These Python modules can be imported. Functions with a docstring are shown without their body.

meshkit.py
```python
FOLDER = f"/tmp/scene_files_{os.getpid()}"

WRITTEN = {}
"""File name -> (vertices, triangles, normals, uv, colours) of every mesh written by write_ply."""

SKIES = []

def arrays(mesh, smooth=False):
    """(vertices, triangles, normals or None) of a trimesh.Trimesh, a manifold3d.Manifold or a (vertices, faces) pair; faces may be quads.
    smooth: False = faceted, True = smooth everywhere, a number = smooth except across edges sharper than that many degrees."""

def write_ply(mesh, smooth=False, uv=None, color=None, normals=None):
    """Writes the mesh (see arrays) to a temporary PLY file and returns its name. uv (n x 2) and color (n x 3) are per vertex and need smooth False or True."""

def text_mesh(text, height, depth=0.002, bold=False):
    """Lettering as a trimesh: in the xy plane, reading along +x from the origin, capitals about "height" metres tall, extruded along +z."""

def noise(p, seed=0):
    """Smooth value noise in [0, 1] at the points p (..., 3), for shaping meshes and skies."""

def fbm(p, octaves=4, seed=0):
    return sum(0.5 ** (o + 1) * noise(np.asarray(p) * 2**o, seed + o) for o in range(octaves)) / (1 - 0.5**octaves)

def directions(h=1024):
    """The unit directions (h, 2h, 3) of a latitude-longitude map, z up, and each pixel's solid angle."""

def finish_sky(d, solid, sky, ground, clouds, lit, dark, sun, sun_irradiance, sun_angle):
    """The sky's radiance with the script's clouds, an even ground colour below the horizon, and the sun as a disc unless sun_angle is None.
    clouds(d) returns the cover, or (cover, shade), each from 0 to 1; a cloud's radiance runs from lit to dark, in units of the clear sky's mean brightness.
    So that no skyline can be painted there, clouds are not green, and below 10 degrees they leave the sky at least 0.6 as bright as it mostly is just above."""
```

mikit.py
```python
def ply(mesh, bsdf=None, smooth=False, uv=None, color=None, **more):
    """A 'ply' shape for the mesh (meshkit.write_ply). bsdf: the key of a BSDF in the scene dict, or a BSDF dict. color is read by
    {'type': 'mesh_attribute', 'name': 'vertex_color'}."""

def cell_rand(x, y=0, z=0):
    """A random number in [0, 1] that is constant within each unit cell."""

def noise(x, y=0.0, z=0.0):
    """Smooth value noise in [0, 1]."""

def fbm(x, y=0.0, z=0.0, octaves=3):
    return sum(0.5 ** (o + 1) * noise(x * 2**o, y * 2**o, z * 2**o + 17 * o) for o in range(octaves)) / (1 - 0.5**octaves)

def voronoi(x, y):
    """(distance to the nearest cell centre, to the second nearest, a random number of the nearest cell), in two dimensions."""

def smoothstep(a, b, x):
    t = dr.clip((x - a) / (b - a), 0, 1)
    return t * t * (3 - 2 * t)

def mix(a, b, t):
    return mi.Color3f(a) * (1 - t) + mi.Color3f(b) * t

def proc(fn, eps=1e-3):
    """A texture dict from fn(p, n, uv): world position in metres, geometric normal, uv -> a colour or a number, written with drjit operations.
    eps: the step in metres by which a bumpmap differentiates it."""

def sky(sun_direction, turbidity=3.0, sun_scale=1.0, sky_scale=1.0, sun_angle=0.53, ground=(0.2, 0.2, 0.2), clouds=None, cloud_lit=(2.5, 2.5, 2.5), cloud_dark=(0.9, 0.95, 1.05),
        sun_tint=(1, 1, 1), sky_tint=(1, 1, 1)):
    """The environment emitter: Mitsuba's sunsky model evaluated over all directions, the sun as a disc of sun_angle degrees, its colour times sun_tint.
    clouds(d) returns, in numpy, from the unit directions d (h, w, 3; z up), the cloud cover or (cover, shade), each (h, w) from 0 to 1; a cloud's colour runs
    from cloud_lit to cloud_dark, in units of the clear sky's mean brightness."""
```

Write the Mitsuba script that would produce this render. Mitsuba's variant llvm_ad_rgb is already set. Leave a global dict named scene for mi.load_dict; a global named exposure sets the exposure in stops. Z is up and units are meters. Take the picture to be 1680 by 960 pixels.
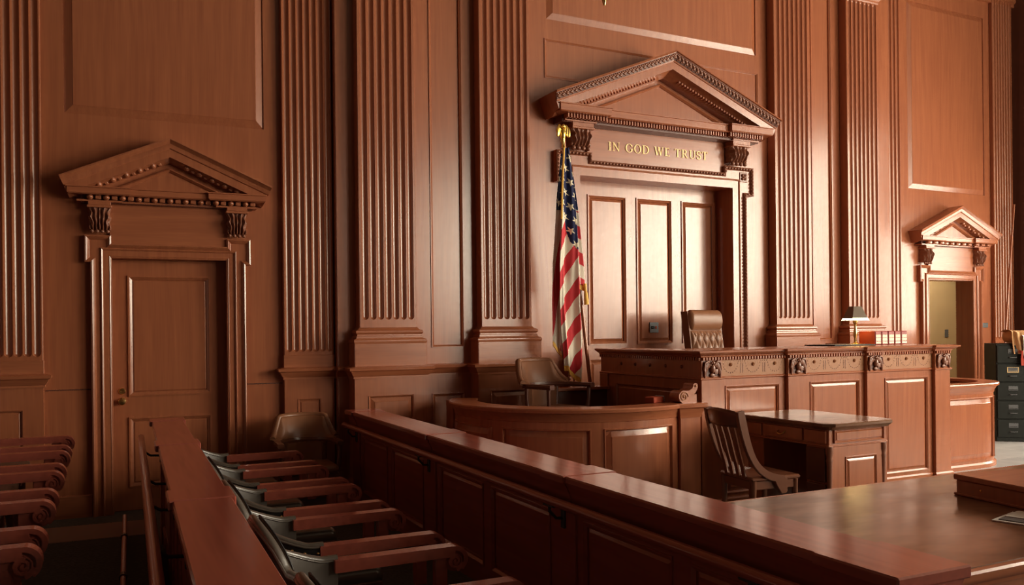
import math, random, numpy as np, trimesh, drjit as dr, mitsuba as mi, mikit, meshkit
import manifold3d as m3
from shapely.geometry import Polygon, LineString, Point, box as sbox
from shapely.ops import unary_union
T = mi.ScalarTransform4f
random.seed(7); rng = np.random.default_rng(7)
PI = math.pi
scene, labels = {'type': 'scene'}, {}

# ------------------------------------------------------------------ camera, light, exposure
EYE = 1.60
scene['camera'] = dict(type='perspective', fov=2*math.degrees(math.atan(840/1400)), fov_axis='x',
    to_world=T().look_at(origin=[0, 0, EYE], target=[0, 10, EYE], up=[.011, 0, 1]),
    principal_point_offset_x=0.0, principal_point_offset_y=-65/960, near_clip=.05, far_clip=100.)
exposure = .28
DAY = (24.0, 21.2, 16.6)       # radiance of the daylit sheers in the windows on the right
# ------------------------------------------------------------------ frames (plan axes of the room)
class Frame:
    def __init__(s, o, deg):
        a = math.radians(deg)
        s.o = np.array(o, float); s.u = np.array([math.cos(a), math.sin(a)]); s.n = np.array([math.sin(a), -math.cos(a)])
        s.left = True
    def pt(s, u, v, z): q = s.o + s.u*u + s.n*v; return np.array([q[0], q[1], z])
    def map(s, P):
        P = np.asarray(P, float)
        return np.column_stack([s.o + P[:, :1]*s.u + P[:, 1:2]*s.n, P[:, 2]])
    def mesh(s, m):
        return trimesh.Trimesh(s.map(m.vertices), np.asarray(m.faces)[:, ::-1], process=False)
    def mat(s, u=0, v=0, z=0, rot=0):     # right-handed placing: local x = u turned by rot, local y = into the wall (-v), z up
        q = s.o + s.u*u + s.n*v
        a = math.degrees(math.atan2(s.u[1], s.u[0])) + rot
        return T().translate([float(q[0]), float(q[1]), z]).rotate([0, 0, 1], a)
C = Frame((1.7016, 10.0234), 26.5)          # bench, centre and right bays; u to the right along the wall, v out into the room
L = Frame((-3.5861, 7.6498), 23.9)          # left bay
R = Frame((1.1023, 2.4552), 115.563)        # jury rails: u away from the camera, v to the right
RN = np.array([math.sin(math.radians(115.563)), -math.cos(math.radians(115.563))])

# ------------------------------------------------------------------ materials
def rgb(r, g, b): return {'type': 'rgb', 'value': [r, g, b]}
def prin(col, rough, spec=.5, metal=0., **k):
    d = dict(type='principled', base_color=col if isinstance(col, dict) else rgb(*col), roughness=rough, metallic=metal)
    if metal == 0: d['specular'] = spec
    d.update(k)
    return {'type': 'twosided', 'bsdf': d}
ux, uy = float(C.u[0]), float(C.u[1]); rx, ry = float(R.u[0]), float(R.u[1])
def grain(a, b, c, lo, hi):                 # c runs along the grain
    w = mikit.noise(a*3, b*3, c*.7)*3.0
    g = mikit.fbm(a*34 + w, b*34 + w*.6, c*1.3, 3)
    fine = mikit.noise(a*170, b*170, c*5)
    t = dr.clip(.15 + .8*g + .25*(fine - .5), 0, 1)
    return mikit.mix(lo, hi, t)
WLO, WHI = (.200, .059, .028), (.308, .104, .046)
def wood_v(p, n, uv): return grain(p.x, p.y, p.z, WLO, WHI)
def wood_h(p, n, uv):
    return grain(p.x*uy - p.y*ux, p.z, p.x*ux + p.y*uy, WLO, WHI)
def wood_r(p, n, uv):
    return grain(p.x*ry - p.y*rx, p.z, p.x*rx + p.y*ry, (.170, .042, .029), (.265, .066, .044))
scene['wood'] = prin(mikit.proc(wood_v), .25, .75)
scene['wood_h'] = prin(mikit.proc(wood_h), .25, .75)
scene['wood_rail'] = prin(mikit.proc(wood_r), .15, .8)
scene['wood_carved'] = prin((.17, .06, .032), .36, .6)
scene['wood_chair'] = prin((.115, .042, .022), .24, .6)
scene['wood_inlay'] = prin((.27, .115, .050), .5, .35)
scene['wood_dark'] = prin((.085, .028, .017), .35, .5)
def worn(p, n, uv):
    a, c = p.x*ux + p.y*uy, p.x*uy - p.y*ux
    m = mikit.fbm(a*2.3, c*5.0, 0., 4)
    s = mikit.fbm(a*14, c*40, 0., 3)
    return mikit.mix((.07, .031, .017), (.20, .098, .056), dr.clip(1.35*m - .25 + .3*(s-.5), 0, 1))
def worn_r(p, n, uv):
    a, c = p.x*ux + p.y*uy, p.x*uy - p.y*ux
    return .10 + .16*mikit.fbm(a*5, c*9, 0., 3)
scene['table_wood'] = prin(mikit.proc(worn), mikit.proc(worn_r), .38)
scene['leather_tan'] = prin((.19, .080, .040), .36, .4)
scene['leather_brown'] = prin((.155, .066, .035), .42, .25)
scene['leather_jury'] = prin((.060, .050, .040), .30, .9)
scene['leather_black'] = prin((.014, .013, .012), .35, .4)
scene['tread'] = prin((.25, .15, .115), .75, .2)
scene['leather_panel'] = prin((.19, .15, .115), .45, .5)
scene['brass'] = prin((.66, .44, .16), .25, metal=1.)
scene['gold'] = prin((.86, .60, .16), .30, metal=1.)
scene['gold_paint'] = prin((.78, .60, .25), .4, .5)
scene['iron'] = prin((.03, .03, .03), .35, .5)
scene['steel'] = prin((.16, .165, .18), .5, .4)
scene['dull_metal'] = prin((.10, .105, .11), .6, .3)
scene['plaster'] = prin((.16, .13, .105), .9, .2)
scene['beige'] = prin((.44, .33, .19), .9, .2)
def carpet(p, n, uv):
    return mikit.mix((.050, .044, .040), (.090, .078, .068), mikit.fbm(p.x*90, p.y*90, 0., 2))
scene['carpet'] = prin(mikit.proc(carpet), .95, .1)
def stone(p, n, uv):
    a, c = p.x*ux + p.y*uy, p.x*uy - p.y*ux
    k = mikit.cell_rand(dr.floor(a/.6), dr.floor(c/.6))
    v = mikit.fbm(p.x*4, p.y*4, 0., 4)
    return mikit.mix((.24, .24, .245), (.38, .375, .37), dr.clip(.5*k + .7*v - .1, 0, 1))
scene['stone'] = prin(mikit.proc(stone), .28, .5)
scene['red_board'] = prin((.30, .050, .024), .5, .35)
scene['maroon'] = prin((.27, .06, .055), .45, .4)
scene['label_white'] = prin((.66, .58, .44), .6, .3)
scene['black_cloth'] = prin((.012, .012, .014), .6, .3)
scene['paper'] = prin((.62, .60, .56), .7, .2)
scene['paper_dark'] = prin((.10, .09, .09), .6, .3)
scene['cabinet_green'] = prin((.009, .011, .009), .5, .25)
scene['card'] = prin((.50, .36, .19), .7, .2)
scene['tan_cloth'] = prin((.42, .23, .11), .8, .2)
scene['white_cloth'] = prin((.62, .64, .70), .8, .2)
scene['blue_cloth'] = prin((.04, .06, .20), .8, .2)
scene['red_cloth'] = prin((.34, .05, .035), .8, .2)
scene['grey_plastic'] = prin((.20, .22, .24), .5, .4)
scene['shade_bronze'] = prin((.10, .065, .035), .4, .5)
scene['black'] = prin((.01, .01, .01), .5, .3)

# ------------------------------------------------------------------ mesh helpers
def TM(v, f): return trimesh.Trimesh(np.asarray(v, float), np.asarray(f, int), process=False)
def cat(*ms):
    ms = [m for m in (ms[0] if len(ms) == 1 and isinstance(ms[0], (list, tuple)) else ms)]
    return trimesh.util.concatenate([TM(m.vertices, m.faces) for m in ms])
def cbox(a0, a1, b0, b1, c0, c1, ch=.004):
    ch = min(ch, abs(a1-a0)*.45, abs(b1-b0)*.45, abs(c1-c0)*.45)
    lo, hi = np.array([min(a0,a1), min(b0,b1), min(c0,c1)]), np.array([max(a0,a1), max(b0,b1), max(c0,c1)])
    if ch <= 0:
        m = trimesh.creation.box(hi-lo); m.apply_translation((lo+hi)/2); return TM(m.vertices, m.faces)
    P = []
    for k in range(3):
        for s in np.ndindex(2, 2, 2):
            q = np.where(np.array(s) == 0, lo+ch, hi-ch); q[k] = lo[k] if s[k] == 0 else hi[k]; P.append(q)
    m = trimesh.convex.convex_hull(np.array(P))
    return TM(m.vertices, m.faces)
def tri(poly):
    v, f = trimesh.creation.triangulate_polygon(poly, engine='earcut')
    return np.asarray(v), np.asarray(f)
def extr(poly, h0, h1):
    """polygon in (a, b) extruded along c from h0 to h1"""
    out = []
    for g in getattr(poly, 'geoms', [poly]):
        m = trimesh.creation.extrude_polygon(g, h1-h0, engine='earcut'); m.apply_translation([0, 0, h0]); out.append(m)
    return cat(out)
def face(poly, v0, v1):                       # polygon in (u, z), thickness along v
    m = extr(poly, v0, v1); V = m.vertices[:, [0, 2, 1]]
    return TM(V, m.faces[:, ::-1])
def sweep(profile, path, closed=False, plane='plan'):
    """profile (o, h): o along the path's left normal, h across the plane. plan: path in (u, v), h = z; wall: path in (u, z), h = v"""
    P = np.asarray(path, float); pr = np.asarray(profile, float); n = len(P)
    d = np.roll(P, -1, 0) - P
    if not closed: d[-1] = d[-2]
    d /= np.linalg.norm(d, axis=1, keepdims=True)
    nr = np.column_stack([-d[:, 1], d[:, 0]])
    pv = np.roll(nr, 1, 0)
    if not closed: pv[0] = nr[0]
    mt = nr + pv; mt /= np.maximum((mt*nr).sum(1, keepdims=True), .15)
    k = len(pr)
    V = np.zeros((n, k, 3))
    V[:, :, :2] = P[:, None] + mt[:, None]*pr[None, :, :1]; V[:, :, 2] = pr[None, :, 1]
    F = []
    m = n if closed else n-1
    for i in range(m):
        j = (i+1) % n
        for a in range(k):
            b = (a+1) % k
            F += [[i*k+a, j*k+a, j*k+b], [i*k+a, j*k+b, i*k+b]]
    V = V.reshape(-1, 3); F = np.array(F)
    area = .5*np.sum(pr[:, 0]*np.roll(pr[:, 1], -1) - np.roll(pr[:, 0], -1)*pr[:, 1])
    if not closed:
        pv2, pf = tri(Polygon(pr))
        idx = np.array([int(np.argmin(((pr-q)**2).sum(1))) for q in pv2[:, :2]])
        f0 = idx[pf]
        F = np.vstack([F, f0, f0[:, ::-1] + (n-1)*k])
    if area > 0: F = F[:, ::-1]
    if plane == 'wall': V = V[:, [0, 2, 1]]; F = F[:, ::-1]
    return TM(V, F)
def raised(u0, u1, z0, z1, vb, vt, bev):      # raised panel: bevelled field
    o = [(u0, z0), (u1, z0), (u1, z1), (u0, z1)]; i = [(u0+bev, z0+bev), (u1-bev, z0+bev), (u1-bev, z1-bev), (u0+bev, z1-bev)]
    j = [(a + (.006 if a < (u0+u1)/2 else -.006), b + (.006 if b < (z0+z1)/2 else -.006)) for a, b in i]
    V = [(a, vb-.02, b) for a, b in o] + [(a, vb, b) for a, b in o] + [(a, vt-.004, b) for a, b in i] + [(a, vt, b) for a, b in j]
    F = []
    for r in range(3):
        for k in range(4):
            l = (k+1) % 4; a, b, c, d = r*4+k, r*4+l, (r+1)*4+l, (r+1)*4+k
            F += [[a, c, b], [a, d, c]]
    F += [[12, 14, 13], [12, 15, 14], [0, 1, 2], [0, 2, 3]]
    return TM(V, F)
def lathe(pts, n=24):                         # (r, z) from bottom to top
    m = trimesh.creation.revolve(np.array(pts, float), sections=n); return TM(m.vertices, m.faces)
def tube(path, r, n=10, caps=True):
    P = np.asarray(path, float); m = len(P)
    r = np.broadcast_to(np.asarray(r, float), (m,))
    t = np.gradient(P, axis=0); t /= np.linalg.norm(t, axis=1, keepdims=True)
    ref = np.array([0, 0, 1.]) if abs(t[0][2]) < .9 else np.array([1., 0, 0])
    a = np.cross(t[0], ref); a /= np.linalg.norm(a); V = []
    for i in range(m):
        a = a - t[i]*(a@t[i]); a /= np.linalg.norm(a); b = np.cross(t[i], a)
        th = np.arange(n)*2*PI/n
        V.append(P[i] + r[i]*(np.cos(th)[:, None]*a + np.sin(th)[:, None]*b))
    V = np.vstack(V); F = []
    for i in range(m-1):
        for k in range(n):
            l = (k+1) % n
            F += [[i*n+k, i*n+l, (i+1)*n+l], [i*n+k, (i+1)*n+l, (i+1)*n+k]]
    if caps:
        V = np.vstack([V, P[0], P[-1]]); c0, c1 = m*n, m*n+1
        for k in range(n):
            l = (k+1) % n
            F += [[c0, l, k], [c1, (m-1)*n+k, (m-1)*n+l]]
    return TM(V, F)
def ball(c, r, sub=2, sc=(1, 1, 1)):
    m = trimesh.creation.icosphere(subdivisions=sub, radius=1); return TM(m.vertices*np.array(sc)*r + np.array(c), m.faces)
def grid(fn, nu, nv, back=None):
    """fn(s, t) arrays -> (..., 3); a sheet, given a thickness through back (a second fn)"""
    s, t = np.meshgrid(np.linspace(0, 1, nu), np.linspace(0, 1, nv), indexing='ij')
    V = fn(s, t).reshape(-1, 3); F = []
    id_ = lambda i, j: i*nv + j
    for i in range(nu-1):
        for j in range(nv-1):
            F += [[id_(i, j), id_(i+1, j), id_(i+1, j+1)], [id_(i, j), id_(i+1, j+1), id_(i, j+1)]]
    F = np.array(F)
    if back is not None:
        n = len(V); V = np.vstack([V, back(s, t).reshape(-1, 3)]); G = F[:, ::-1] + n
        rim = [id_(i, 0) for i in range(nu)] + [id_(nu-1, j) for j in range(1, nv)] + [id_(i, nv-1) for i in range(nu-2, -1, -1)] + [id_(0, j) for j in range(nv-2, 0, -1)]
        E = []
        for a, b in zip(rim, rim[1:]+rim[:1]): E += [[b, a, a+n], [b, a+n, b+n]]
        F = np.vstack([F, G, E])
    return TM(V, F)
def mani(m): return m3.Manifold(m3.Mesh(np.asarray(m.vertices, np.float32), np.asarray(m.faces, np.uint32)))
def unmani(M):
    q = M.to_mesh(); return TM(q.vert_properties[:, :3], q.tri_verts)

# ------------------------------------------------------------------ registering
def numbered(key):
    if key not in scene and key not in labels and not any(k.startswith(key + '__') for k in scene): return key
    i = 1
    while True:
        k = f'{key}_{i:03d}'
        if k not in scene and k not in labels and not any(q.startswith(k + '__') for q in scene): return k
        i += 1
def thing(name, label, category, group=None):
    k = numbered(name); labels[k] = dict(label=label, category=category)
    if group: labels[k]['group'] = group
    return k
def setting(name, label=None):
    labels[name] = dict(kind='structure')
    if label: labels[name]['label'] = label
    return name
def part(parent, name, mesh, mat, fr=None, smooth=30, label=None, stuff=False, **more):
    key = numbered(parent + '__' + name)
    if fr is not None: mesh = fr.mesh(mesh)
    scene[key] = mikit.ply(mesh, mat, smooth=smooth, **more)
    if label or stuff:
        labels[key] = {}
        if label: labels[key]['label'] = label
        if stuff: labels[key]['kind'] = 'stuff'
    return key
def share(parent, name, ply, to_world, **lab):
    key = numbered(parent + '__' + name); scene[key] = {**ply, 'to_world': to_world}
    if lab: labels[key] = lab
    return key

# ================================================================== ROOM SHELL
H = 7.7
UW = 6.95                                     # the window wall
COV = [(0, 0), (.02, 0), (.02, .10), (.012, .13), (0, .14)]
def opening_mould(u0, u1, z0, z1, v, w=.03, h=.012):
    pr = [(0, -.03), (0, h), (w*.35, h), (w*.6, h*.35), (w, -.004), (w, -.03)]
    return sweep([(a, b+v) for a, b in pr], [(u0, z0), (u1, z0), (u1, z1), (u0, z1)], True, 'wall')
def wall_with_panels(key, fr, u0, u1, v, holes, panels, mat='wood', zt=H):
    """stiles and rails as one face with true openings, each panel set back in its opening with a bevelled field"""
    poly = sbox(u0, 0, u1, zt)
    for h in holes: poly = poly.difference(sbox(*h))
    for p in panels: poly = poly.difference(sbox(p[0], p[2], p[1], p[3]))
    part(key, 'stile_face', face(poly, v-.058, v), mat, fr, smooth=False)
    for p in panels:
        a, b, c, d = p[:4]; bev = p[4] if len(p) > 4 else .07; top = p[5] if len(p) > 5 else -.006
        part(key, 'panel', raised(a-.003, b+.003, c-.003, d+.003, v-(.016 if bev > .05 else .050), v+top, bev+.003), mat, fr, smooth=False)
        if bev < .05: part(key, 'panel_moulding', opening_mould(a, b, c, d, v, .028, .010), mat, fr, smooth=20)
    back = sbox(u0, 0, u1, zt)
    for h in holes: back = back.difference(sbox(*h))
    part(key, 'backing', face(back, v-.26, v-.06), mat, fr, smooth=False)

UC = .03                                      # centre line of the middle bay
wc = setting('wall_center', 'panelled mahogany wall behind the bench')
wall_with_panels(wc, C, -3.80, 3.95, 0.,
    [(-1.06, 0, 1.12, 3.34)],
    [(-2.826, -2.459, 1.45, 6.25, .012, -.022), (2.49, 2.855, 1.45, 6.25, .012, -.022), (-1.44, 1.56, 5.04, 6.95, .068, .018),
     (-1.47, 1.59, 4.39, 4.825, .010, -.012), (-2.826, -2.459, .15, .98, .03), (2.49, 2.855, .15, .98, .03)])
wl = setting('wall_left_bay', 'panelled mahogany wall of the left bay')
wall_with_panels(wl, L, -4.2, 2.05, 0., [(-.0, 0, .985, 2.305)], [(-.363, 1.338, 3.573, 6.3, .068, .018)])
wr = setting('wall_right_bay', 'panelled mahogany wall of the right bay')
wall_with_panels(wr, C, 3.90, UW+.1, -.2, [(4.94, 0, 5.945, 2.297)], [(4.577, 6.265, 3.60, 6.30, .068, .018)])
# strip of wall stepping forward beside the first big pilaster, and its twin on the right
k = setting('trim_9', 'board joints level with the dado'); part(k, 'joint', cat(cbox(-.53, -.17, -.002, .004, 1.128, 1.138, 0), cbox(1.16, 1.49, -.002, .004, 1.128, 1.138, 0)), 'wood_dark', L, smooth=False)
for key, f2, a, b, v in (('wall_step_left', L, 1.992, 2.62, .14), ('wall_step_right', C, 3.55, 3.955, -.04)):
    k = setting(key, 'narrow step of wall beside the pilaster')
    part(k, 'stile_face', cbox(a, b, v-.35, v, 0, H, .006), 'wood', f2)
# grooved joint lines of the boards in the left bay
# dado (chair) rails between pilasters
CAP = [(-.05, 1.165), (.012, 1.165), (.012, 1.185), (.022, 1.195), (.045, 1.235), (.062, 1.245), (.066, 1.27), (.0, 1.285), (-.05, 1.285)]
CAPS = [(-.05, 1.165), (.006, 1.165), (.006, 1.185), (.012, 1.195), (.025, 1.235), (.034, 1.245), (.036, 1.27), (.0, 1.28), (-.05, 1.28)]
t = setting('trim_1', 'dado rail between the two pilasters left of the flag')
part(t, 'rail', sweep(CAP, [(-3.0, .0), (-2.25, .0)]), 'wood_h', C)
t = setting('trim_2', 'dado rail between the pilasters right of the bench')
part(t, 'rail', sweep(CAP, [(2.3, .0), (3.05, .0)]), 'wood_h', C)
t = setting('trim_3', 'short dado rail on the wall step')
part(t, 'rail', sweep(CAP, [(1.985, .14), (2.4, .14)]), 'wood_h', L)
# entablature high under the ceiling
ENT = [(-.1, 6.55), (.05, 6.55), (.05, 6.60), (.08, 6.62), (.08, 6.78), (.11, 6.80), (.11, 7.05), (.16, 7.12), (.30, 7.2), (.30, 7.32), (.40, 7.45), (.40, 7.5), (-.1, 7.5)]
t = setting('trim_4', 'cornice high on the wall')
part(t, 'cornice_left', sweep(ENT, [(-4.2, 0), (2.05, 0)]), 'wood_h', L)
part(t, 'cornice_center', sweep(ENT, [(-3.8, .16), (-1.6, .16), (-1.6, .02), (1.65, .02), (1.65, .16), (3.7, .16)]), 'wood_h', C)
part(t, 'cornice_right', sweep(ENT, [(3.7, -.2), (UW, -.2)]), 'wood_h', C)
t = setting('baseboard_left'); part(t, 'board', cat(cbox(-4.2, -.17, -.01, .03, 0, .2), cbox(1.16, 1.5, -.01, .03, 0, .2)), 'wood_h', L)
t = setting('baseboard_center'); part(t, 'board', cat(cbox(-2.96, -2.4, -.01, .03, 0, .2), cbox(2.4, 3.0, -.01, .03, 0, .2)), 'wood_h', C)

# floor, ceiling, remaining walls
k = setting('floor', 'pale stone floor of the courtroom')
part(k, 'slab', cbox(-10.5, 7.4, -3.2, 14, -.2, 0, 0), 'stone', C, smooth=False)
k = setting('trim_8', 'dark carpet of the jury box and the well'); part(k, 'carpet', cat(cbox(-9.8, 2.2, .1, 13.4, .0, .006, 0), cbox(-9.8, -3.6, -3.1, .1, 0, .006, 0)), 'carpet', C, smooth=False)
k = setting('ceiling', 'plaster ceiling'); part(k, 'slab', cbox(-10.5, 7.4, -.6, 14, H, H+.2, 0), 'plaster', C, smooth=False)
k = setting('wall_left', 'far left wall'); part(k, 'face', cbox(-10.5, -10.2, -2, 14, 0, H, 0), 'wood_dark', C, smooth=False)
# the window wall on the right, with tall windows of sunlit sheers (outside the picture)
WIN = [(.8, 2.6, 1.2, 3.3, .42), (3.1, 5.8, 1.85, 5.2, .42), (6.2, 8.8, 1.85, 5.4, .86), (9.2, 11.4, 1.85, 5.4, .80)]
k = setting('wall_right', 'panelled window wall on the right')
poly = sbox(-.6, 0, 14, H)
for a, b, c, d, _ in WIN: poly = poly.difference(sbox(a, c, b, d))
m = extr(poly, UW, UW+.3); part(k, 'face', TM(m.vertices[:, [2, 0, 1]], m.faces), 'wood_dark', C, smooth=False)
def window(i, axis, w0, w1, z0, z1, at, col):
    """axis 'v': in a wall of constant u; 'u': in a wall of constant v"""
    k = setting(f'window_{i}', 'tall window with white sheers full of daylight')
    sw = (lambda m: TM(m.vertices[:, [1, 0, 2]], m.faces[:, ::-1])) if axis == 'v' else (lambda m: m)
    fr = [cbox(w0, w0+.07, at, at+.12, z0, z1), cbox(w1-.07, w1, at, at+.12, z0, z1), cbox(w0, w1, at, at+.12, z0, z0+.07), cbox(w0, w1, at, at+.12, z1-.07, z1)]
    part(k, 'frame', sw(cat(fr)), 'wood', C)
    n = int(round((z1-z0)/.85))
    for j in range(1, n): part(k, 'muntin', sw(cbox(w0+.07, w1-.07, at+.03, at+.09, z0+(z1-z0)*j/n-.02, z0+(z1-z0)*j/n+.02)), 'wood', C)
    part(k, 'mullion', sw(cbox((w0+w1)/2-.025, (w0+w1)/2+.025, at+.02, at+.10, z0, z1)), 'wood', C)
    q = TM([(w0, at-.01, z0), (w1, at-.01, z0), (w1, at-.01, z1), (w0, at-.01, z1)], [[0, 1, 2], [0, 2, 3]])
    mesh = C.mesh(sw(q)); room = C.pt(0, 6, 3)
    nn = np.cross(mesh.vertices[1]-mesh.vertices[0], mesh.vertices[2]-mesh.vertices[0])
    if nn @ (room - mesh.vertices[0]) < 0: mesh = TM(mesh.vertices, mesh.faces[:, ::-1])
    key = part(k, 'sheer', mesh, 'paper', smooth=False)
    if not isinstance(mesh, type(None)):
        f0 = np.asarray(mesh.faces)[0]; V = mesh.vertices
        if np.cross(V[f0[1]]-V[f0[0]], V[f0[2]]-V[f0[0]]) @ (room - V[0]) < 0:
            scene[key] = mikit.ply(TM(V, np.asarray(mesh.faces)[:, ::-1]), 'paper', smooth=False)
    scene[key]['emitter'] = {'type': 'area', 'radiance': rgb(*col)}
for i, (a, b, c, d, w) in enumerate(WIN): window(i+1, 'v', a, b, c, d, UW+.02, [w*x for x in DAY])
k = setting('wall_rear', 'wall behind the camera with two tall windows near its right end')
RW = [(2.4, 4.3, 1.85, 5.8), (4.9, 6.7, 1.85, 5.8)]
poly = sbox(-10.5, 0, 7.4, H)
for a, b, c, d in RW: poly = poly.difference(sbox(a, c, b, d))
part(k, 'face', face(poly, 13.5, 13.8), 'wood_dark', C, smooth=False)
for i, (a, b, c, d) in enumerate(RW): window(i+5, 'u', a, b, c, d, 13.52, [.46*x for x in DAY])
# the room seen through the right-hand doorway
k = setting('wall_side_room', 'beige wall of the room beyond the right-hand doorway')
part(k, 'face', cat(cbox(3.6, 10.0, -2.3, -2.1, 0, 3.2, 0), cbox(3.6, 3.8, -2.2, -.46, 0, 3.2, 0), cbox(9.8, 10.0, -2.2, -.46, 0, 3.2, 0), cbox(3.6, 10.0, -2.3, -.46, 3.2, 3.4, 0), cbox(7.3, 10., -.64, -.5, 0, 3.2, 0), cbox(7.1, 10., -2.2, -.46, -.02, .02, 0)), 'beige', C, smooth=False)

t = thing('ceiling_lamp', 'ceiling lamp of the beige side room beyond the open doorway', 'lamp')
part(t, 'housing', cbox(6.2, 7.6, -1.55, -1.05, 3.14, 3.2, .01), 'label_white', C)
m = C.mesh(TM([(6.25, -1.5, 3.135), (7.55, -1.5, 3.135), (7.55, -1.1, 3.135), (6.25, -1.1, 3.135)], [[0, 1, 2], [0, 2, 3]]))
if np.cross(m.vertices[1]-m.vertices[0], m.vertices[2]-m.vertices[0])[2] > 0 and np.asarray(m.faces)[0][1] == 1 or np.cross(m.vertices[m.faces[0][1]]-m.vertices[m.faces[0][0]], m.vertices[m.faces[0][2]]-m.vertices[m.faces[0][0]])[2] > 0: m = TM(m.vertices, np.asarray(m.faces)[:, ::-1])
k = part(t, 'diffuser', m, 'paper', smooth=False); scene[k]['emitter'] = {'type': 'area', 'radiance': rgb(26., 21.5, 15.)}

# ================================================================== DOORWAYS WITH PEDIMENTS
def bracket_mesh(u0, u1, z0, z1, vb, vt, v0):
    """carved acanthus bracket: bellied side profile with leaf ribs"""
    def f(s, t, back=False):
        u = u0 + (u1-u0)*s; z = z0 + (z1-z0)*t
        prof = vb + (vt-vb)*(t**.8) + .035*np.sin(PI*np.clip(t*1.15, 0, 1))
        x = (s-.5)*2
        fan = np.abs(x)*(1.15-.55*t); rib = .015*np.cos(fan*19 + 1.2*t) + .006*np.sin(t*13 + np.abs(x)*7)*(1-.7*t)
        edge = np.clip(np.minimum(s, 1-s)*9, 0, 1)**.6
        return np.stack([u + .006*np.sin(t*14)*x, v0 + (prof + rib - v0)*(.55+.45*edge), z], -1)
    m = grid(f, 45, 36, lambda s, t: np.stack([u0+(u1-u0)*s, 0*s+v0-.01, z0+(z1-z0)*t], -1))
    beads = [ball((u0+(u1-u0)*(.14+.24*i), vb+.012, z0-.012), .018*(u1-u0)/.18, 1) for i in range(4)]
    return cat([m]+beads)
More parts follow.
